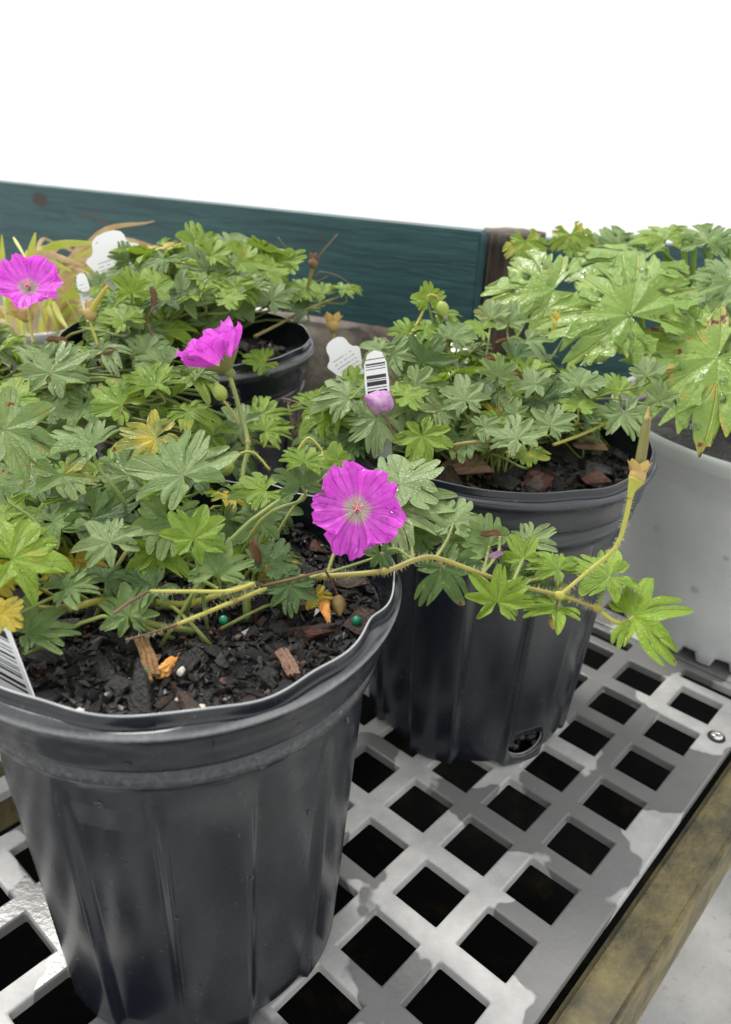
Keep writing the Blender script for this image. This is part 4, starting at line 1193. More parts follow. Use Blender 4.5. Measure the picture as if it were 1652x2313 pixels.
for pts, r, m_ in (
    ([atd(1157, 1320, .303), atd(1170, 1290, .308), atd(1183, 1262, .315)], .0007, 'stem'),
    ([atd(1157, 1322, .303), atd(1140, 1335, .302), atd(1124, 1360, .300)], .0006, 'stem'),
    ([atd(1265, 1345, .303), atd(1260, 1375, .304), atd(1258, 1390, .304), atd(1261, 1368, .305)], .0007, 'stem'),
    ([atd(1268, 1340, .304), atd(1264, 1310, .309), atd(1261, 1286, .312)], .0007, 'stem_dead'),
    ([atd(1262, 1352, .303), atd(1258, 1375, .304), atd(1250, 1395, .304)], .0006, 'stem_dead'),
    ([atd(990, 1262, .302), atd(996, 1272, .304), atd(1002, 1282, .308)], .0007, 'stem_red'),
    ([atd(1090, 1297, .303), atd(1125, 1250, .318), atd(1130, 1210, .322)], .0006, 'stem'),
    ([atd(1090, 1297, .303), atd(1098, 1270, .312), atd(1105, 1235, .322)], .0006, 'stem'),
    ([atd(935, 1266, .300), atd(930, 1235, .315), atd(925, 1203, .325)], .0006, 'stem'),
    ([atd(935, 1266, .300), atd(895, 1240, .303), atd(860, 1250, .300)], .0006, 'stem'),
    ([atd(985, 1260, .302), atd(1000, 1240, .320), atd(1015, 1225, .335)], .0006, 'stem'),
    ([atd(985, 1260, .302), atd(1010, 1220, .318), atd(1025, 1181, .325)], .0006, 'stem'),
    ([atd(868, 1290, .300), atd(880, 1210, .335), atd(888, 1153, .330)], .0007, 'stem'),
    ([atd(868, 1290, .300), atd(900, 1150, .345), atd(905, 1094, .335)], .0007, 'stem'),
    ([atd(1010, 1215, .328), atd(1060, 1205, .330), atd(1130, 1212, .330), atd(1195, 1225, .328)], .0006, 'stem_red'),
    ([atd(1157, 1320, .303), atd(1230, 1305, .31), atd(1262, 1302, .311)], .0005, 'stem_red')):
    stem(fp, pts, r, r * .9, m_, 40)
bud(fp, atd(1250, 1392, .304), -CUP, .0052, 'beak_brown', hair=0, name='dead_bud')
# stem bases in the soil
stem(fp, [atz(560, 1400, .174), atz(556, 1330, .186), atz(570, 1322, .19)], .0017, .0014, 'stem', 60)
stem(fp, [atz(20, 1372, .192), atz(140, 1376, .190), atz(240, 1356, .188), atz(350, 1360, .184), atz(430, 1362, .182), atz(560, 1322, .188)], .0014, .0012, 'stem_yellow', 420, 'runner', (1, 4))
stem(fp, [atz(280, 1392, .188), atz(370, 1415, .180), atz(440, 1425, .174)], .0012, .0012, 'stem', 80)
stem(fp, [atz(340, 1336, .200), atz(430, 1336, .203), atz(520, 1335, .206), atz(575, 1318, .207)], .0007, .0007, 'stem_yellow', 90)
stem(fp, [atz(600, 1330, .190), atz(530, 1358, .196), atz(400, 1411, .198)], .0009, .0007, 'stem_yellow', 120, nodes=(1,))
stem(fp, [atz(400, 1411, .198), atz(350, 1428, .194), atz(285, 1446, .190)], .0006, .0004, 'stem_dead', 50)
stem(fp, [atz(335, 1336, .200), atz(290, 1362, .204), atz(258, 1386, .206)], .0006, .0005, 'stem_dead')
stem(fp, [atz(590, 1325, .196), atz(660, 1308, .200), atz(736, 1288, .198)], .0006, .0004, 'stem_dead')
stem(fp, [atz(735, 1288, .197), atz(750, 1315, .190), atz(764, 1345, .184)], .0005, .0004, 'stem_dead')
bud(fp, atz(764, 1345, .184), Vector((.1, -.6, -.4)), .0085, 'beak_brown', hair=0, name='dead_bud')
# flower 1: flat open bloom over the rim
f1 = atd(806, 1152, .318)
flower(fp, f1, (CAM - f1).normalized() * .93 + UP * .22 + RIGHT * .05, .0198, 43, 12, 31, drops=9, bowls=(22, 8, 16, 2, 14))
stem(fp, [atz(735, 1310, .186), atd(760, 1240, .335), atd(800, 1175, .328), f1 + FW * .003], .0008, .0009, 'stem', 60, 'flower_stalk')
# flower 2: cup shaped bloom on a long stalk, seen from the side
f2 = atd(517, 838, .395)
flower(fp, f2, CUP * .72 - RIGHT * .50 + (CAM - f2).normalized() * .16, .0262, 60, 52, 32, bowls=(38, 58, 62, 50, 44), hint=RIGHT, stamens=False, drops=4)
st = [atz(600, 1262, .178), atd(575, 1170, .345), atd(548, 1085, .365), atd(560, 1000, .375), atd(540, 920, .388), atd(520, 850, .395), f2]
stem(fp, st, .0011, .0011, 'stem', 420, 'flower_stalk', (2, 3))
# nodding buds
for a, b, dd, hook, L in (((548, 1085), (510, 1057), .365, (-.8, -.5), .0105), ((545, 960), (506, 905), .385, (-.35, .8), .0095), ((700, 1010), (733, 1030), .350, (.3, -1), .0125)):
    p0, p1 = atd(*a, dd), atd(*b, dd - .005)
    if b[0] == 510: pts = [atd(610, 1062, dd), atd(575, 1024, dd), atd(545, 1024, dd), atd(527, 1044, dd)]; p1 = pts[-1]
    elif b[0] == 733: pts = [atd(655, 1060, dd), atd(672, 1020, dd), atd(695, 990, dd), atd(715, 1002, dd), atd(729, 1020, dd)]; p1 = pts[-1]
    else: pts = [p0, atd(528, 935, dd), p1]
    stem(fp, pts, .0006, .0006, 'stem_yellow', 50)
    bud(fp, p1, RIGHT * hook[0] + CUP * hook[1], L, 'bud')
# small withered blooms on the runner
dead_leaf(fp, atd(1100, 1252, .316), (CAM - f1), RIGHT, .0045, 1, 'withered', 'withered_petal')
dead_leaf(fp, atd(1085, 1205, .32), UP, RIGHT - CUP, .006, 0)
dead_leaf(fp, atz(580, 1215, .205), -FW, -CUP, .007, 1)
dead_leaf(fp, atz(738, 1350, .184), -FW + UP, -CUP, .0072, 2, 'orange')
def rej_front(px, py, d, size, J):
    m = size * FPX / d
    if math.hypot(px - 806, py - 1152) < 112 + m: return True
    if math.hypot(px - 480, py - 790) < 80 + m: return True
    if math.hypot(px - 600, py - 1150) < 60 and d < .33: return True
    if py + m * .45 > 1335 or px > 690: return True
    if J.z > .222: return True
    return False
fill(fp, 52, Vector((F_C.x - .022, F_C.y + .040, 0)), .080, .058, .182, .042, .015, .024, STD, 41, rej_front)

# ================================================================== LEFT REAR PLANT
lp = Plant(Vector((L_C.x + .03, L_C.y - .02, .171)), 'dense leafy cranesbill plant with a pink flower beside the grey striped pot', 'plant',
           crown(L_C, .171, ((.0, .0), (.05, -.02), (.03, .03), (.06, .02), (.06, -.05))))
LL = [
 (114, 842, Y(.385), 108, 85, .48, 0, 'flat', 'leaf', (.0, .38, .85)),
 (112, 800, Y(.40), 90, 150, .2, 0, 'narrow', 'leaf', (0, .05, .9)),
 (230, 790, Y(.41), 85, 0, .2, 0, 'narrow', 'leaf', (0, .05, .9)),
 (352, 876, Y(.385), 90, 175, .18, 0, 'narrow', 'leaf_bright', (0, 0, .2)),
 (340, 868, Y(.388), 95, 50, .25, 0, 'narrow', 'leaf_bright', (0, 0, .4)),
 (275, 915, Y(.375), 90, 150, .5, -.1, 'std', 'leaf_bright', (.25, .5, .3)),
 (190, 915, Y(.38), 95, 250, .4, -.2, 'std', 'leaf', (.1, .3, .4)),
 (205, 900, Y(.39), 80, 20, .3, 0, 'std', 'leaf', (.15, .35, .5)),
 (450, 855, Y(.40), 80, 200, .2, 0, 'narrow', 'leaf_bright', (.05, .1, .4)),
 (445, 845, Y(.405), 85, 20, .2, 0, 'narrow', 'leaf', (0, 0, .6)),
 (330, 800, Y(.42), 90, 30, .4, 0, 'std', 'leaf', (.05, .1, .7)),
 (380, 830, Y(.41), 80, 190, .35, 0, 'std', 'leaf', (.1, .3, .5)),
 (425, 930, Y(.375), 85, 0, .15, 0, 'std', 'leaf_bright', (.2, .3, .3)),
 (280, 725, Y(.43), 75, 140, .3, 0, 'std', 'leaf_bright', (0, 0, .6)),
 (20, 905, Y(.36), 80, 50, .35, 0, 'round', 'leaf_bright', (.2, .3, .4)),
 (110, 930, Y(.37), 60, 60, .5, 0, 'round', 'leaf', (0, 0, .7)),
 (545, 960, Y(.40), 70, 140, .6, 0, 'std', 'leaf', (0, .1, .9)),
 (600, 975, Y(.395), 75, 20, .3, 0, 'narrow', 'leaf_bright', (0, 0, .5)),
 (480, 985, Y(.385), 90, 170, .3, 0, 'std', 'leaf_bright', (.1, .1, .4)),
 (590, 940, Y(.42), 90, 40, .25, 0, 'narrow', 'leaf_bright', (0, 0, .6)),
 (440, 790, Y(.45), 70, 10, .3, 0, 'narrow', 'leaf_bright', (.1, .2, .5)),
]
for i, (px, py, wh, sz, an, k, le, kd, mt, c3) in enumerate(LL):
    cam_leaf(lp, px, py, wh, sz, an, k, le, kd, (i + 2) % len(VAR[kd]), mt, c3)
f3 = aty(66, 655, .43)
flower(lp, f3, (CAM - f3).normalized() * .60 + UP * .62 - RIGHT * .10, .0197, 55, 24, 33, drops=5)
stem(lp, [aty(120, 860, .40), aty(80, 790, .415), aty(68, 720, .425), f3], .0009, .0008, 'stem_yellow', 60, 'flower_stalk', (1, 2))
cy = aty(204, 712, .42)
stem(lp, [aty(235, 830, .41), aty(218, 770, .415), aty(206, 735, .42), cy], .0007, .0008, 'stem_yellow', 40, 'flower_stalk')
calyx(lp, cy, CUP, .0085, 12, 'calyx')
tube('beak', [cy, aty(214, 690, .42), aty(232, 662, .42), aty(243, 645, .42)], lambda t: .0022 * (1 - .72 * t), MAT['stem_yellow'], lp.root, 8, 5)
calyx(lp, aty(60, 712, .435), CUP * .6 - RIGHT * .8, .011, 30, 'calyx')
for pts in ([aty(355, 690, .44), aty(335, 715, .44), aty(338, 745, .44), aty(392, 825, .43)], [aty(650, 905, .44), aty(655, 935, .43), aty(668, 985, .42)], [aty(638, 900, .44), aty(690, 915, .43), aty(735, 937, .42)]):
    stem(lp, pts, .0007, .0006, 'stem_dead', 20)
dead_leaf(lp, aty(215, 805, .405), UP, RIGHT + CUP, .008, 0); dead_leaf(lp, aty(108, 775, .41), UP, RIGHT - CUP, .009, 1)
dead_leaf(lp, aty(348, 690, .44), -FW, CUP, .007, 2)
def rej_left(px, py, d, size, J):
    m = size * FPX / d
    if math.hypot(px - 66, py - 640) < 80 + m * .8: return True
    if math.hypot(px - 480, py - 790) < 85 + m * .7: return True
    if py < 735 or px > 640 or py > 1085: return True
    if 570 < px and py < 900: return True
    if abs(px - 204) < 40 and py < 760: return True
    return px < -250
fill(lp, 118, Vector((L_C.x + .085, L_C.y - .018, 0)), .155, .085, .175, .062, .015, .027, STD, 42, rej_left)

# ================================================================== MIDDLE PLANT
mp = Plant(Vector((M_C.x - .01, M_C.y, .191)), 'bushy cranesbill plant in the pot near the stone, with red bud and label', 'plant',
           crown(M_C, .191, ((-.03, .0), (-.01, .03), (-.05, .02), (-.02, -.03), (.01, .01))))
LM = [
 (412, 675, Y(.47), 92, 95, .55, -.05, 'flat', 'leaf', (0, .05, .85)),
 (296, 661, Y(.44), 62, 90, .62, 0, 'narrow', 'leaf_bright', (0, 0, .3)),
 (612, 678, Y(.50), 62, 70, .5, .1, 'flat', 'leaf', (0, .1, .95)),
 (350, 655, Y(.45), 60, 100, .5, 0, 'round', 'leaf_bright', (0, 0, .3)),
 (470, 610, Y(.52), 85, 120, .5, 0, 'std', 'leaf', (.05, .15, .9)),
 (545, 620, Y(.53), 80, 40, .5, 0, 'std', 'leaf', (0, .2, .8)),
 (520, 570, Y(.55), 80, 60, .4, 0, 'std', 'leaf', (0, .05, .8)),
 (450, 560, Y(.55), 70, 100, .5, 0, 'narrow', 'leaf_bright', (0, 0, .5)),
 (395, 590, Y(.54), 70, 130, .6, 0, 'std', 'leaf', (0, .1, .6)),
 (590, 580, Y(.55), 70, -40, .5, 0, 'std', 'leaf_bright', (0, 0, .6)),
 (640, 590, Y(.55), 60, -60, .5, 0, 'std', 'leaf_bright', (0, .05, .5)),
 (290, 590, Y(.52), 62, 110, .5, 0, 'narrow', 'leaf_dark', (.1, .2, .7)),
 (270, 735, Y(.45), 70, 20, .25, 0, 'std', 'leaf', (0, .1, .9)),
 (380, 745, Y(.46), 75, 40, .3, 0, 'std', 'leaf_bright', (.15, .3, .5)),
 (505, 680, Y(.50), 80, -20, .4, 0, 'std', 'leaf', (0, .1, .7)),
 (470, 735, Y(.48), 65, 30, .35, 0, 'std', 'leaf', (0, .1, .5)),
 (690, 655, Y(.56), 60, 170, .4, 0, 'std', 'leaf_bright', (.1, .1, .4)),
 (730, 665, Y(.57), 60, 150, .3, 0, 'narrow', 'leaf_bright', (.15, .1, .5)),
 (775, 655, Y(.57), 55, 10, .15, 0, 'narrow', 'leaf_bright', (.1, .1, .6)),
 (690, 700, Y(.55), 60, 190, .3, 0, 'narrow', 'leaf_dark', (.1, .1, .6)),
 (600, 820, Y(.47), 58, 190, .35, 0, 'std', 'leaf_bright', (.2, .3, .5)),
]
for i, (px, py, wh, sz, an, k, le, kd, mt, c3) in enumerate(LM):
    cam_leaf(mp, px, py, wh, sz, an, k, le, kd, (i + 1) % len(VAR[kd]), mt, c3)
bud(mp, aty(352, 605, .52), CUP + RIGHT * .2, .011, 'withered', hair=0)
mp.root.children  # noqa
stem(mp, [aty(575, 760, .50), aty(625, 735, .53), aty(690, 700, .55), aty(760, 672, .57), aty(800, 655, .575)], .0011, .0006, 'stem_red', 30, 'runner')
stem(mp, [aty(694, 690, .56), aty(696, 650, .56), aty(708, 600, .56)], .0010, .0012, 'stem_red', 0, 'flower_stalk')
stem(mp, [aty(708, 600, .56), aty(728, 570, .56), aty(762, 530, .56)], .0006, .0005, 'stem_dead', 0, 'dead_beak')
calyx(mp, aty(708, 597, .56), CUP, .0085, 16, 'dead_leaf')
stem(mp, [aty(650, 620, .56), aty(655, 580, .56), aty(628, 535, .56)], .0006, .0005, 'stem_dead', 0, 'dead_beak')
stem(mp, [aty(740, 625, .57), aty(715, 635, .57), aty(722, 615, .57), aty(760, 622, .57), aty(790, 640, .57)], .0004, .0004, 'stem_dead')
def rej_mid(px, py, d, size, J):
    m = size * FPX / d
    if py < 560 or px < 215 or px > 690: return True
    if math.hypot(px - 480, py - 790) < 80 + m * .6: return True
    if 520 < px < 720 and py > 690 - m * .3: return True
    if 185 < px < 285 and py < 640: return True
    return False
fill(mp, 120, Vector((M_C.x - .005, M_C.y - .01, 0)), .105, .085, .200, .105, .016, .027, STD, 43, rej_mid)

# ================================================================== RIGHT PLANT
rp = Plant(Vector((R_C.x - .02, R_C.y + .02, .175)), 'cranesbill plant with a withered pink bloom in the pot with the drain hole', 'plant',
           crown(R_C, .175, ((-.03, .0), (.0, .03), (-.04, .03), (.02, .02), (-.01, -.02))))
LR = [
 (968, 678, Y(.46), 48, 100, .8, 0, 'round', 'leaf_bright', (.1, 0, .8)),
 (1000, 712, Y(.46), 56, 10, .3, 0, 'narrow', 'leaf_bright', (.05, 0, .6)),
 (954, 818, Y(.42), 84, 60, .75, 0, 'flat', 'leaf_dark', (0, 0, .45)),
 (1052, 904, Y(.385), 76, 110, .5, 0, 'flat', 'leaf', (0, 0, .95)),
 (1461, 850, Y(.41), 54, 100, .62, 0, 'std', 'leaf', (0, 0, .95)),
 (1491, 906, Y(.40), 52, 80, .75, 0, 'narrow', 'leaf', (0, 0, .95)),
 (1410, 932, Y(.385), 82, -80, .5, 0, 'narrow', 'leaf', (0, 0, .9)),
 (1306, 920, Y(.385), 62, 90, .15, 0, 'round', 'leaf_bright', (0, 0, .7)),
 (1400, 885, Y(.40), 72, 170, .2, 0, 'narrow', 'leaf_bright', (0, 0, .5)),
 (1169, 990, Y(.355), 80, 120, .40, -.1, 'flat', 'leaf', (0, 0, 1)),
 (1243, 962, Y(.365), 72, 80, .55, 0, 'flat', 'leaf', (0, 0, .95)),
 (1165, 936, Y(.375), 44, 90, .6, 0, 'flat', 'leaf', (0, 0, .6)),
 (1310, 872, Y(.395), 74, 80, .35, 0, 'std', 'leaf', (0, 0, .7)),
 (1210, 868, Y(.40), 62, 160, .4, 0, 'std', 'leaf', (0, .2, .95)),
 (1124, 850, Y(.40), 56, 80, .75, 0, 'narrow', 'leaf', (0, .3, .8)),
 (747, 922, Y(.40), 108, -22, .30, -.25, 'std', 'leaf_bright', (.05, .05, .3)),
 (850, 946, Y(.385), 92, -85, .62, 0, 'flat', 'leaf', (0, 0, .9)),
 (790, 900, Y(.395), 100, 165, .35, 0, 'std', 'leaf', (0, 0, .95)),
 (885, 800, Y(.42), 70, 20, .5, 0, 'narrow', 'leaf', (0, 0, .9)),
 (860, 790, Y(.42), 62, 160, .4, 0, 'narrow', 'leaf', (0, 0, .9)),
 (920, 905, Y(.40), 90, -50, .55, 0, 'std', 'leaf', (0, .05, .9)),
 (940, 870, Y(.40), 82, -30, .5, 0, 'std', 'leaf', (0, .05, .8)),
 (955, 985, Y(.37), 80, -70, .6, 0, 'flat', 'leaf_bright', (0, .1, .7)),
 (800, 872, Y(.41), 58, 110, .6, 0, 'round', 'leaf_bright', (0, 0, .4)),
 (915, 895, Y(.39), 66, 15, .3, 0, 'round', 'leaf_bright', (0, 0, .5)),
 (800, 985, Y(.385), 80, 200, .4, 0, 'std', 'leaf_dark', (0, 0, .8)),
 (780, 1005, Y(.38), 60, -60, .5, 0, 'std', 'leaf_dark', (0, 0, .7)),
 (860, 880, Y(.405), 90, 200, .2, 0, 'narrow', 'leaf_bright', (0, 0, .5)),
 (1110, 720, Y(.47), 55, 100, .6, 0, 'std', 'leaf', (.25, .1, .95)),
 (1150, 730, Y(.47), 60, 60, .5, 0, 'narrow', 'leaf', (.1, .1, .9)),
 (1090, 745, Y(.46), 60, 160, .3, 0, 'std', 'leaf_bright', (0, 0, .5)),
 (1190, 770, Y(.45), 70, -40, .4, 0, 'narrow', 'leaf', (0, 0, .7)),
 (1280, 740, Y(.47), 58, 60, .6, 0, 'round', 'leaf_bright', (.6, .1, .4)),
 (1193, 1022, Y(.36), 60, -85, .25, 0, 'round', 'leaf_bright', (.3, .3, .3)),
 (925, 760, Y(.45), 60, 140, .3, 0, 'std', 'leaf_bright', (0, 0, .5)),
 (960, 745, Y(.45), 65, 20, .3, 0, 'std', 'leaf_bright', (0, 0, .4)),
 (1020, 765, Y(.44), 66, 60, .4, 0, 'std', 'leaf', (0, 0, .5)),
 (1095, 965, Y(.37), 60, 0, .3, 0, 'std', 'leaf', (0, .1, .7)),
 (1000, 930, Y(.385), 70, 200, .4, 0, 'std', 'leaf', (0, .1, .7)),
]
for i, (px, py, wh, sz, an, k, le, kd, mt, c3) in enumerate(LR):
    cam_leaf(rp, px, py, wh, sz, an, k, le, kd, (i + 3) % len(VAR[kd]), mt, c3)
stem(rp, [aty(905, 790, .43), aty(940, 735, .455), aty(962, 690, .46), aty(968, 668, .46), aty(985, 668, .46), aty(995, 684, .46)], .0008, .0006, 'stem_yellow', 40, 'flower_stalk', (1,))
bud(rp, aty(993, 680, .46), -CUP + RIGHT * .35, .0105, 'bud', 'petal')
stem(rp, [aty(1015, 800, .44), aty(1010, 755, .455), aty(985, 712, .46)], .0008, .0007, 'stem_yellow', 20, nodes=(1,))
stem(rp, [aty(770, 800, .50), aty(757, 770, .51), aty(752, 735, .51)], .0007, .0008, 'stem_yellow', 0, 'flower_stalk')
calyx(rp, aty(753, 738, .51), CUP, .0105, 34, 'calyx')
wb = aty(835, 900, .385)
o = bud(rp, aty(888, 918, .372), aty(820, 895, .372) - aty(888, 918, .372), .0150, 'withered', hair=0, name='withered_bloom')
stem(rp, [aty(845, 938, .39), aty(868, 935, .385), aty(886, 975, .38), aty(905, 1012, .375)], .0007, .0006, 'stem_dead', 20)
for q, ax in ((aty(1120, 775, .44), RIGHT), (aty(1088, 805, .43), RIGHT - CUP), (aty(1145, 845, .405), RIGHT * 1 - CUP * .5), (aty(1255, 915, .40), CUP)):
    dead_leaf(rp, q, -FW * .5 + UP, ax, .0058, int(q.x * 1e4) % 3)
tg_dead = dead_leaf(rp, aty(915, 1035, .375), -FW + UP * .5, -CUP, .012, 1)
stem(rp, [aty(1010, 1010, .37), aty(1060, 1000, .365), aty(1160, 992, .36)], .0011, .0008, 'stem_red', 40)
stem(rp, [aty(1250, 1005, .38), aty(1330, 975, .39), aty(1400, 940, .39)], .0009, .0007, 'stem_yellow', 30)
def rej_right(px, py, d, size, J):
    m = size * FPX / d
    if py < 745 or px < 700 or px > 1360: return True
    if py + m * .45 > 1035: return True
    if px > 1130 and py + m * .45 > 985 and d < .45: return True
    if px < 880 and 740 < py < 860 + m * .5: return True
    if math.hypot(px - 855, py - 903) < 45 + m * .6: return True
    if math.hypot(px - 848, py - 830) < 30 + m * .8 and d < .46: return True
    return False
fill(rp, 135, Vector((R_C.x - .022, R_C.y + .008, 0)), .120, .085, .180, .062, .013, .022, STD, 44, rej_right)

# ================================================================== LARGE LEAVED PLANT
PNAME['large'] = 'cranesbill_plant'
bp = Plant(Vector((W_C.x, W_C.y + .02, .150)), 'large leaved light green plant wet with raindrops in the pale grey pot', 'plant',
           crown(W_C, .150, ((.0, .02), (.03, .03), (-.03, .03), (.0, .05), (.05, .0))), stem='stem_big', stem_r=.0014)
LB = [
 (1424, 712, Y(.465), 215, 140, .50, 0, 1, (.02, .12, .85), 60),
 (1622, 806, Y(.440), 235, 215, .48, 0, 3, (.10, .52, .8), 70),
 (1250, 655, Y(.52), 165, 190, .45, 0, 0, (.10, .40, .9), 16),
 (1452, 590, Y(.55), 170, 185, .18, 0, 2, (0, 0, .6), 10),
 (1187, 545, Y(.58), 62, -85, .6, 0, 2, (.30, .45, .4), 0),
 (1290, 530, Y(.60), 60, -75, .6, 0, 0, (.25, .45, .3), 0),
 (1650, 640, Y(.50), 110, 165, .4, 0, 1, (0, 0, .3), 8),
 (1640, 720, Y(.50), 120, 175, .35, 0, 3, (0, 0, .2), 6),
 (1400, 565, Y(.60), 80, 120, .5, 0, 0, (.1, .0, .2), 0),
 (1600, 548, Y(.55), 90, 60, .4, 0, 2, (0, 0, .2), 0),
 (1505, 540, Y(.58), 90, 100, .3, 0, 3, (0, 0, .1), 0),
 (1330, 575, Y(.60), 60, 80, .5, 0, 0, (.2, .1, .1), 0),
 (1630, 700, Y(.56), 80, 140, .45, 0, 1, (.0, .0, .1), 0),
 (1590, 640, Y(.60), 60, 90, .4, 0, 0, (.0, .0, .1), 0),
]
for i, (px, py, wh, sz, an, k, le, v, c3, nd) in enumerate(LB):
    o = cam_leaf(bp, px, py, wh, sz, an, k, le, 'big', v, 'leaf_big' if i < 4 else ('leaf_bright' if i in (4, 5, 10) else 'leaf'), c3 if i < 6 else (c3[0], c3[1], 0))  # leaves at the back get a darker green as painted shade
    if nd: drops_on('water_drop', VAR['big'][v], nd, .0007, .0026, o, WM[o.name], None, 60 + i, .5)
for x0, y0, x1, y1, yy in ((1548, 735, 1545, 525, .56), (1556, 735, 1570, 525, .56), (1560, 740, 1615, 535, .55), (1640, 720, 1650, 540, .56), (1448, 690, 1452, 592, .56), (1520, 735, 1525, 600, .58), (1506, 740, 1484, 660, .57), (1312, 640, 1310, 525, .60), (1360, 640, 1332, 525, .60), (1505, 735, 1505, 560, .59)):
    stem(bp, [aty(x0 + 6, y0 + 80, yy), aty(x0, y0, yy), aty((x0 + x1) / 2 + 2, (y0 + y1) / 2, yy), aty(x1, y1, yy)], .0022, .0019, 'stem_big', 0)

# ================================================================== TAGS
def card(name, corners, outline, material, label, th=.0005, face=None):
    """flat card: corners = (origin, x edge vector, y edge vector); outline in unit coordinates; luv carries print coordinates"""
    o, ex, ey = corners; n = ex.cross(ey).normalized()
    if n.dot(CAM - o) < 0: n = -n
    mm = ey.length * 1000
    k = len(outline); vs, uv = [], []
    for s, f in ((1, 1), (-1, 0)):
        for u, v in outline: vs.append(o + ex * u + ey * v + n * th * .5 * s); uv.append((u, v * mm, f))
    fs = [tuple(range(k)), tuple(range(2 * k - 1, k - 1, -1))] + [(i, i + k, (i + 1) % k + k, (i + 1) % k) for i in range(k)]
    bm = bmesh.new(); me = mesh(name, vs, fs, False, uv)
    return tag(obj(name, me, MAT[material]), label, 'plant tag')
rect = [(0, 0), (1, 0), (1, .96), (.96, 1), (.04, 1), (0, .96)]
spade = [(.36, 0), (.64, 0), (.80, .35), (1.0, .66), (.97, .70), (.86, .74), (.81, .80), (.80, .88), (.76, .94), (.66, .985), (.5, 1.0), (.34, .985), (.24, .94), (.20, .88), (.19, .80), (.14, .74), (.03, .70), (0, .66), (.20, .35)]
tongue = [(.1, 0), (.9, 0), (1, .7), (.95, .88), (.8, .97), (.5, 1), (.2, .97), (.05, .88), (0, .7)]
# barcode tag of the front pot: leans at the inner wall
b0 = atz(90, 1606, .178); b1 = atd(-2, 1362, project(b0)[2] + .006)
wdir = Vector((-.86, .50, .0)).normalized() * .024
e = b1 - b0; o0 = b0 - e * .25
card('plant_tag', (o0 + wdir, -wdir, e * 1.27), rect, 'barcode', 'white plastic tag with a black barcode stuck at the wavy rim')
t1 = aty(738, 768, .47)
def pixcard(bl, br, tl, y, outline, material, label):
    o = aty(*bl, y); return card('plant_tag', (o, aty(*br, y) - o, aty(*tl, y + .012) - o), outline, material, label)
pixcard((790, 912), (862, 866), (716, 790), .44, spade, 'printed', 'white spade shaped tag with small print behind the withered bloom')
pixcard((838, 1040), (892, 1032), (818, 795), .385, tongue, 'barcode', 'translucent narrow tag with a barcode in the drain holed pot')
pixcard((226, 690), (345, 650), (178, 545), .53, spade, 'printed', 'large white tag with small print among the bushy leaves')
pixcard((196, 735), (222, 728), (168, 620), .50, tongue, 'printed', 'plain white rounded tag standing beside the yellow seed head')

# ================================================================== LEFT BACKGROUND
gp = aty(60, 820, .60); gp = Vector((gp.x - .02, .60, 0))
def ribbed_pot(loc, R, H, label, material, ribs, name='ribbed_pot'):
    prof = [(R * .80, 0)]
    nn = 160
    for i in range(nn + 1): prof.append((R * (.80 + .2 * i / nn) + (.0016 * math.sin(i / nn * ribs * 6.283) if ribs else 0), .002 + (H - .014) * i / nn))
    prof += [(R * 1.04, H - .010), (R * 1.05, H - .001), (R * 1.02, H), (R * .98, H), (R * .96, H - .02), (R * .9, H - .03), (.0001, H - .03)]
    vs, fs = lathe_data(prof, 72)
    o = obj(name, mesh(name, vs, fs), MAT[material], None, Matrix.Translation(loc))
    return tag(o, label, 'pot')
ribbed_pot(Vector((-.285, .64, 0)), .075, .195, 'pale grey pot behind the dense leaves holding a yellow grass', 'pale_pot', 0, 'pale_pot')
ribbed_pot(Vector((-.165, .735, 0)), .045, .17, 'black ribbed pot with many grey ridges beside the rounded white tag', 'pot', 18)
gr = empty('grass_plant', Vector((-.285, .64, .165))); tag(gr, 'yellowing grass plant with long arching straw blades in the pale grey pot', 'plant')
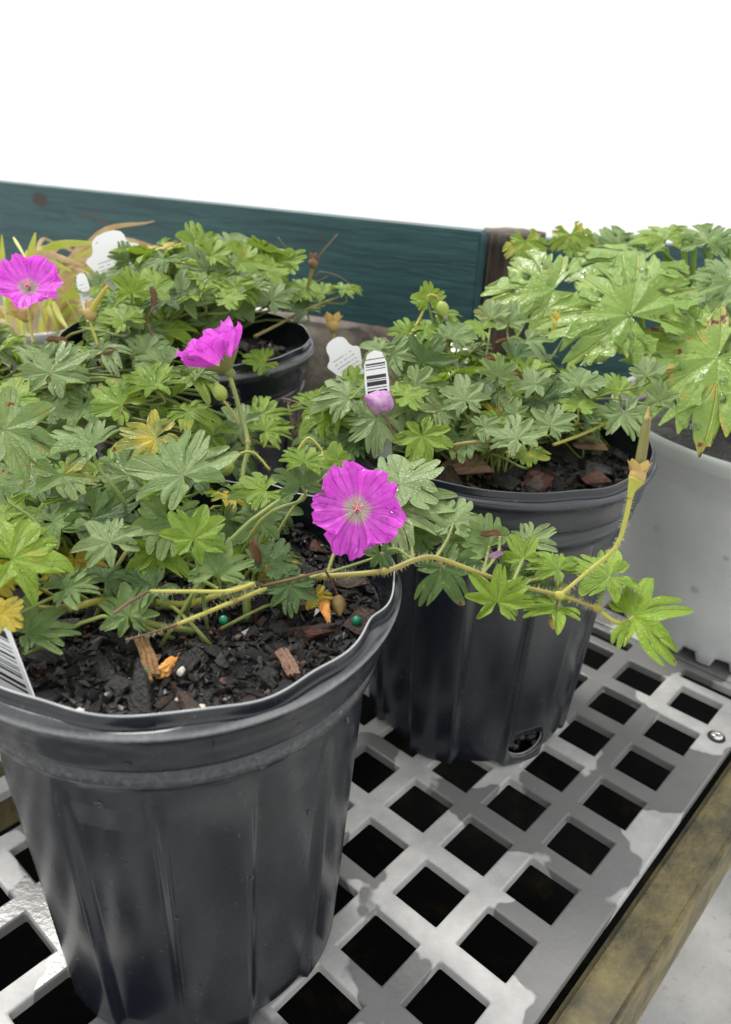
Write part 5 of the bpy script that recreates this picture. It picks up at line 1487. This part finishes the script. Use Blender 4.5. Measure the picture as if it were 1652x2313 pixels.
def blade(p0, p1, p2, w_, material, name='blade'):
    P = spline([p0, p1, p2], 8); vs, fs = [], []
    n = len(P)
    for i, p in enumerate(P):
        t = i / (n - 1); tg = (P[min(i + 1, n - 1)] - P[max(i - 1, 0)]).normalized()
        sd = tg.cross(CAM - p); sd = (sd.normalized() + UP * .2).normalized(); ww = w_ * (1 - .85 * t ** 2.5) * (.5 + .5 * min(1, t * 5))
        f = tg.cross(sd).normalized()
        for s in (-1, 0, 1): vs.append(p + sd * s * ww + f * abs(s) * ww * .35)
    for i in range(n - 1):
        for c in range(2): o = i * 3 + c; fs.append((o, o + 1, o + 4, o + 3))
    return obj(name, mesh(name, vs, fs), MAT[material], gr)
r = random.Random(5)
for i in range(70):
    a = r.uniform(0, 6.28); L = r.uniform(.07, .17)
    d = Vector((math.cos(a), math.sin(a), 0)); c = Vector((-.285, .64, .168)) + d * r.uniform(0, .04)
    up = r.uniform(.25, .75); hz = r.uniform(.02, .05) + up * .05
    blade(c, c + d * L * .45 + UP * hz, c + d * L * r.uniform(.8, 1.1) + UP * (hz * 1.2 - r.uniform(.0, .07)), r.uniform(.0012, .0034), r.choice(['blade', 'blade', 'straw', 'straw']))
for (x0, y0, xm, ym, x1, y1, w_, m_) in ((60, 575, 100, 585, 160, 612, .006, 'blade'), (8, 660, 6, 590, 4, 530, .004, 'blade'), (60, 620, 70, 570, 80, 525, .005, 'blade'), (30, 535, 45, 560, 62, 590, .002, 'blade'), (120, 620, 140, 600, 230, 575, .004, 'straw'), (100, 560, 150, 550, 220, 548, .005, 'blade'), (0, 690, 25, 720, 50, 770, .004, 'straw'), (0, 720, 20, 740, 40, 768, .005, 'straw'), (40, 600, 100, 575, 190, 600, .006, 'straw'), (120, 680, 135, 715, 155, 745, .004, 'blade')):
    blade(aty(x0, y0, .56), aty(xm, ym, .55), aty(x1, y1, .54), w_ * .55, m_)

# large loose bark pieces on the soil of the right hand pot
for px, py, sz, kind, lab, ang in ((1052, 1048, .0165, 'bark_tan', 'large flat tan bark piece under the leaves in the drain holed pot', 15), (1210, 1098, .0085, 'bark_brown', 'round brown bark disc near the rim of the drain holed pot', 40), (1345, 1080, .0095, 'bark_red', 'curled orange brown bark roll in the drain holed pot', 20), (1330, 1000, .0130, 'bark_tan', 'tan bark slab at the back of the drain holed pot', 5)):
    p = atz(px, py, .184); x_, y_, n_ = frame((UP - FW * .5).normalized(), RIGHT * math.cos(R_(ang)) + Vector((0, 1, 0)) * math.sin(R_(ang)))
    tag(obj('bark_piece', CHIPS[kind][1], None, None, rotmat(p, y_ , x_ * -1, n_, sz * .8)), lab, 'bark chip')
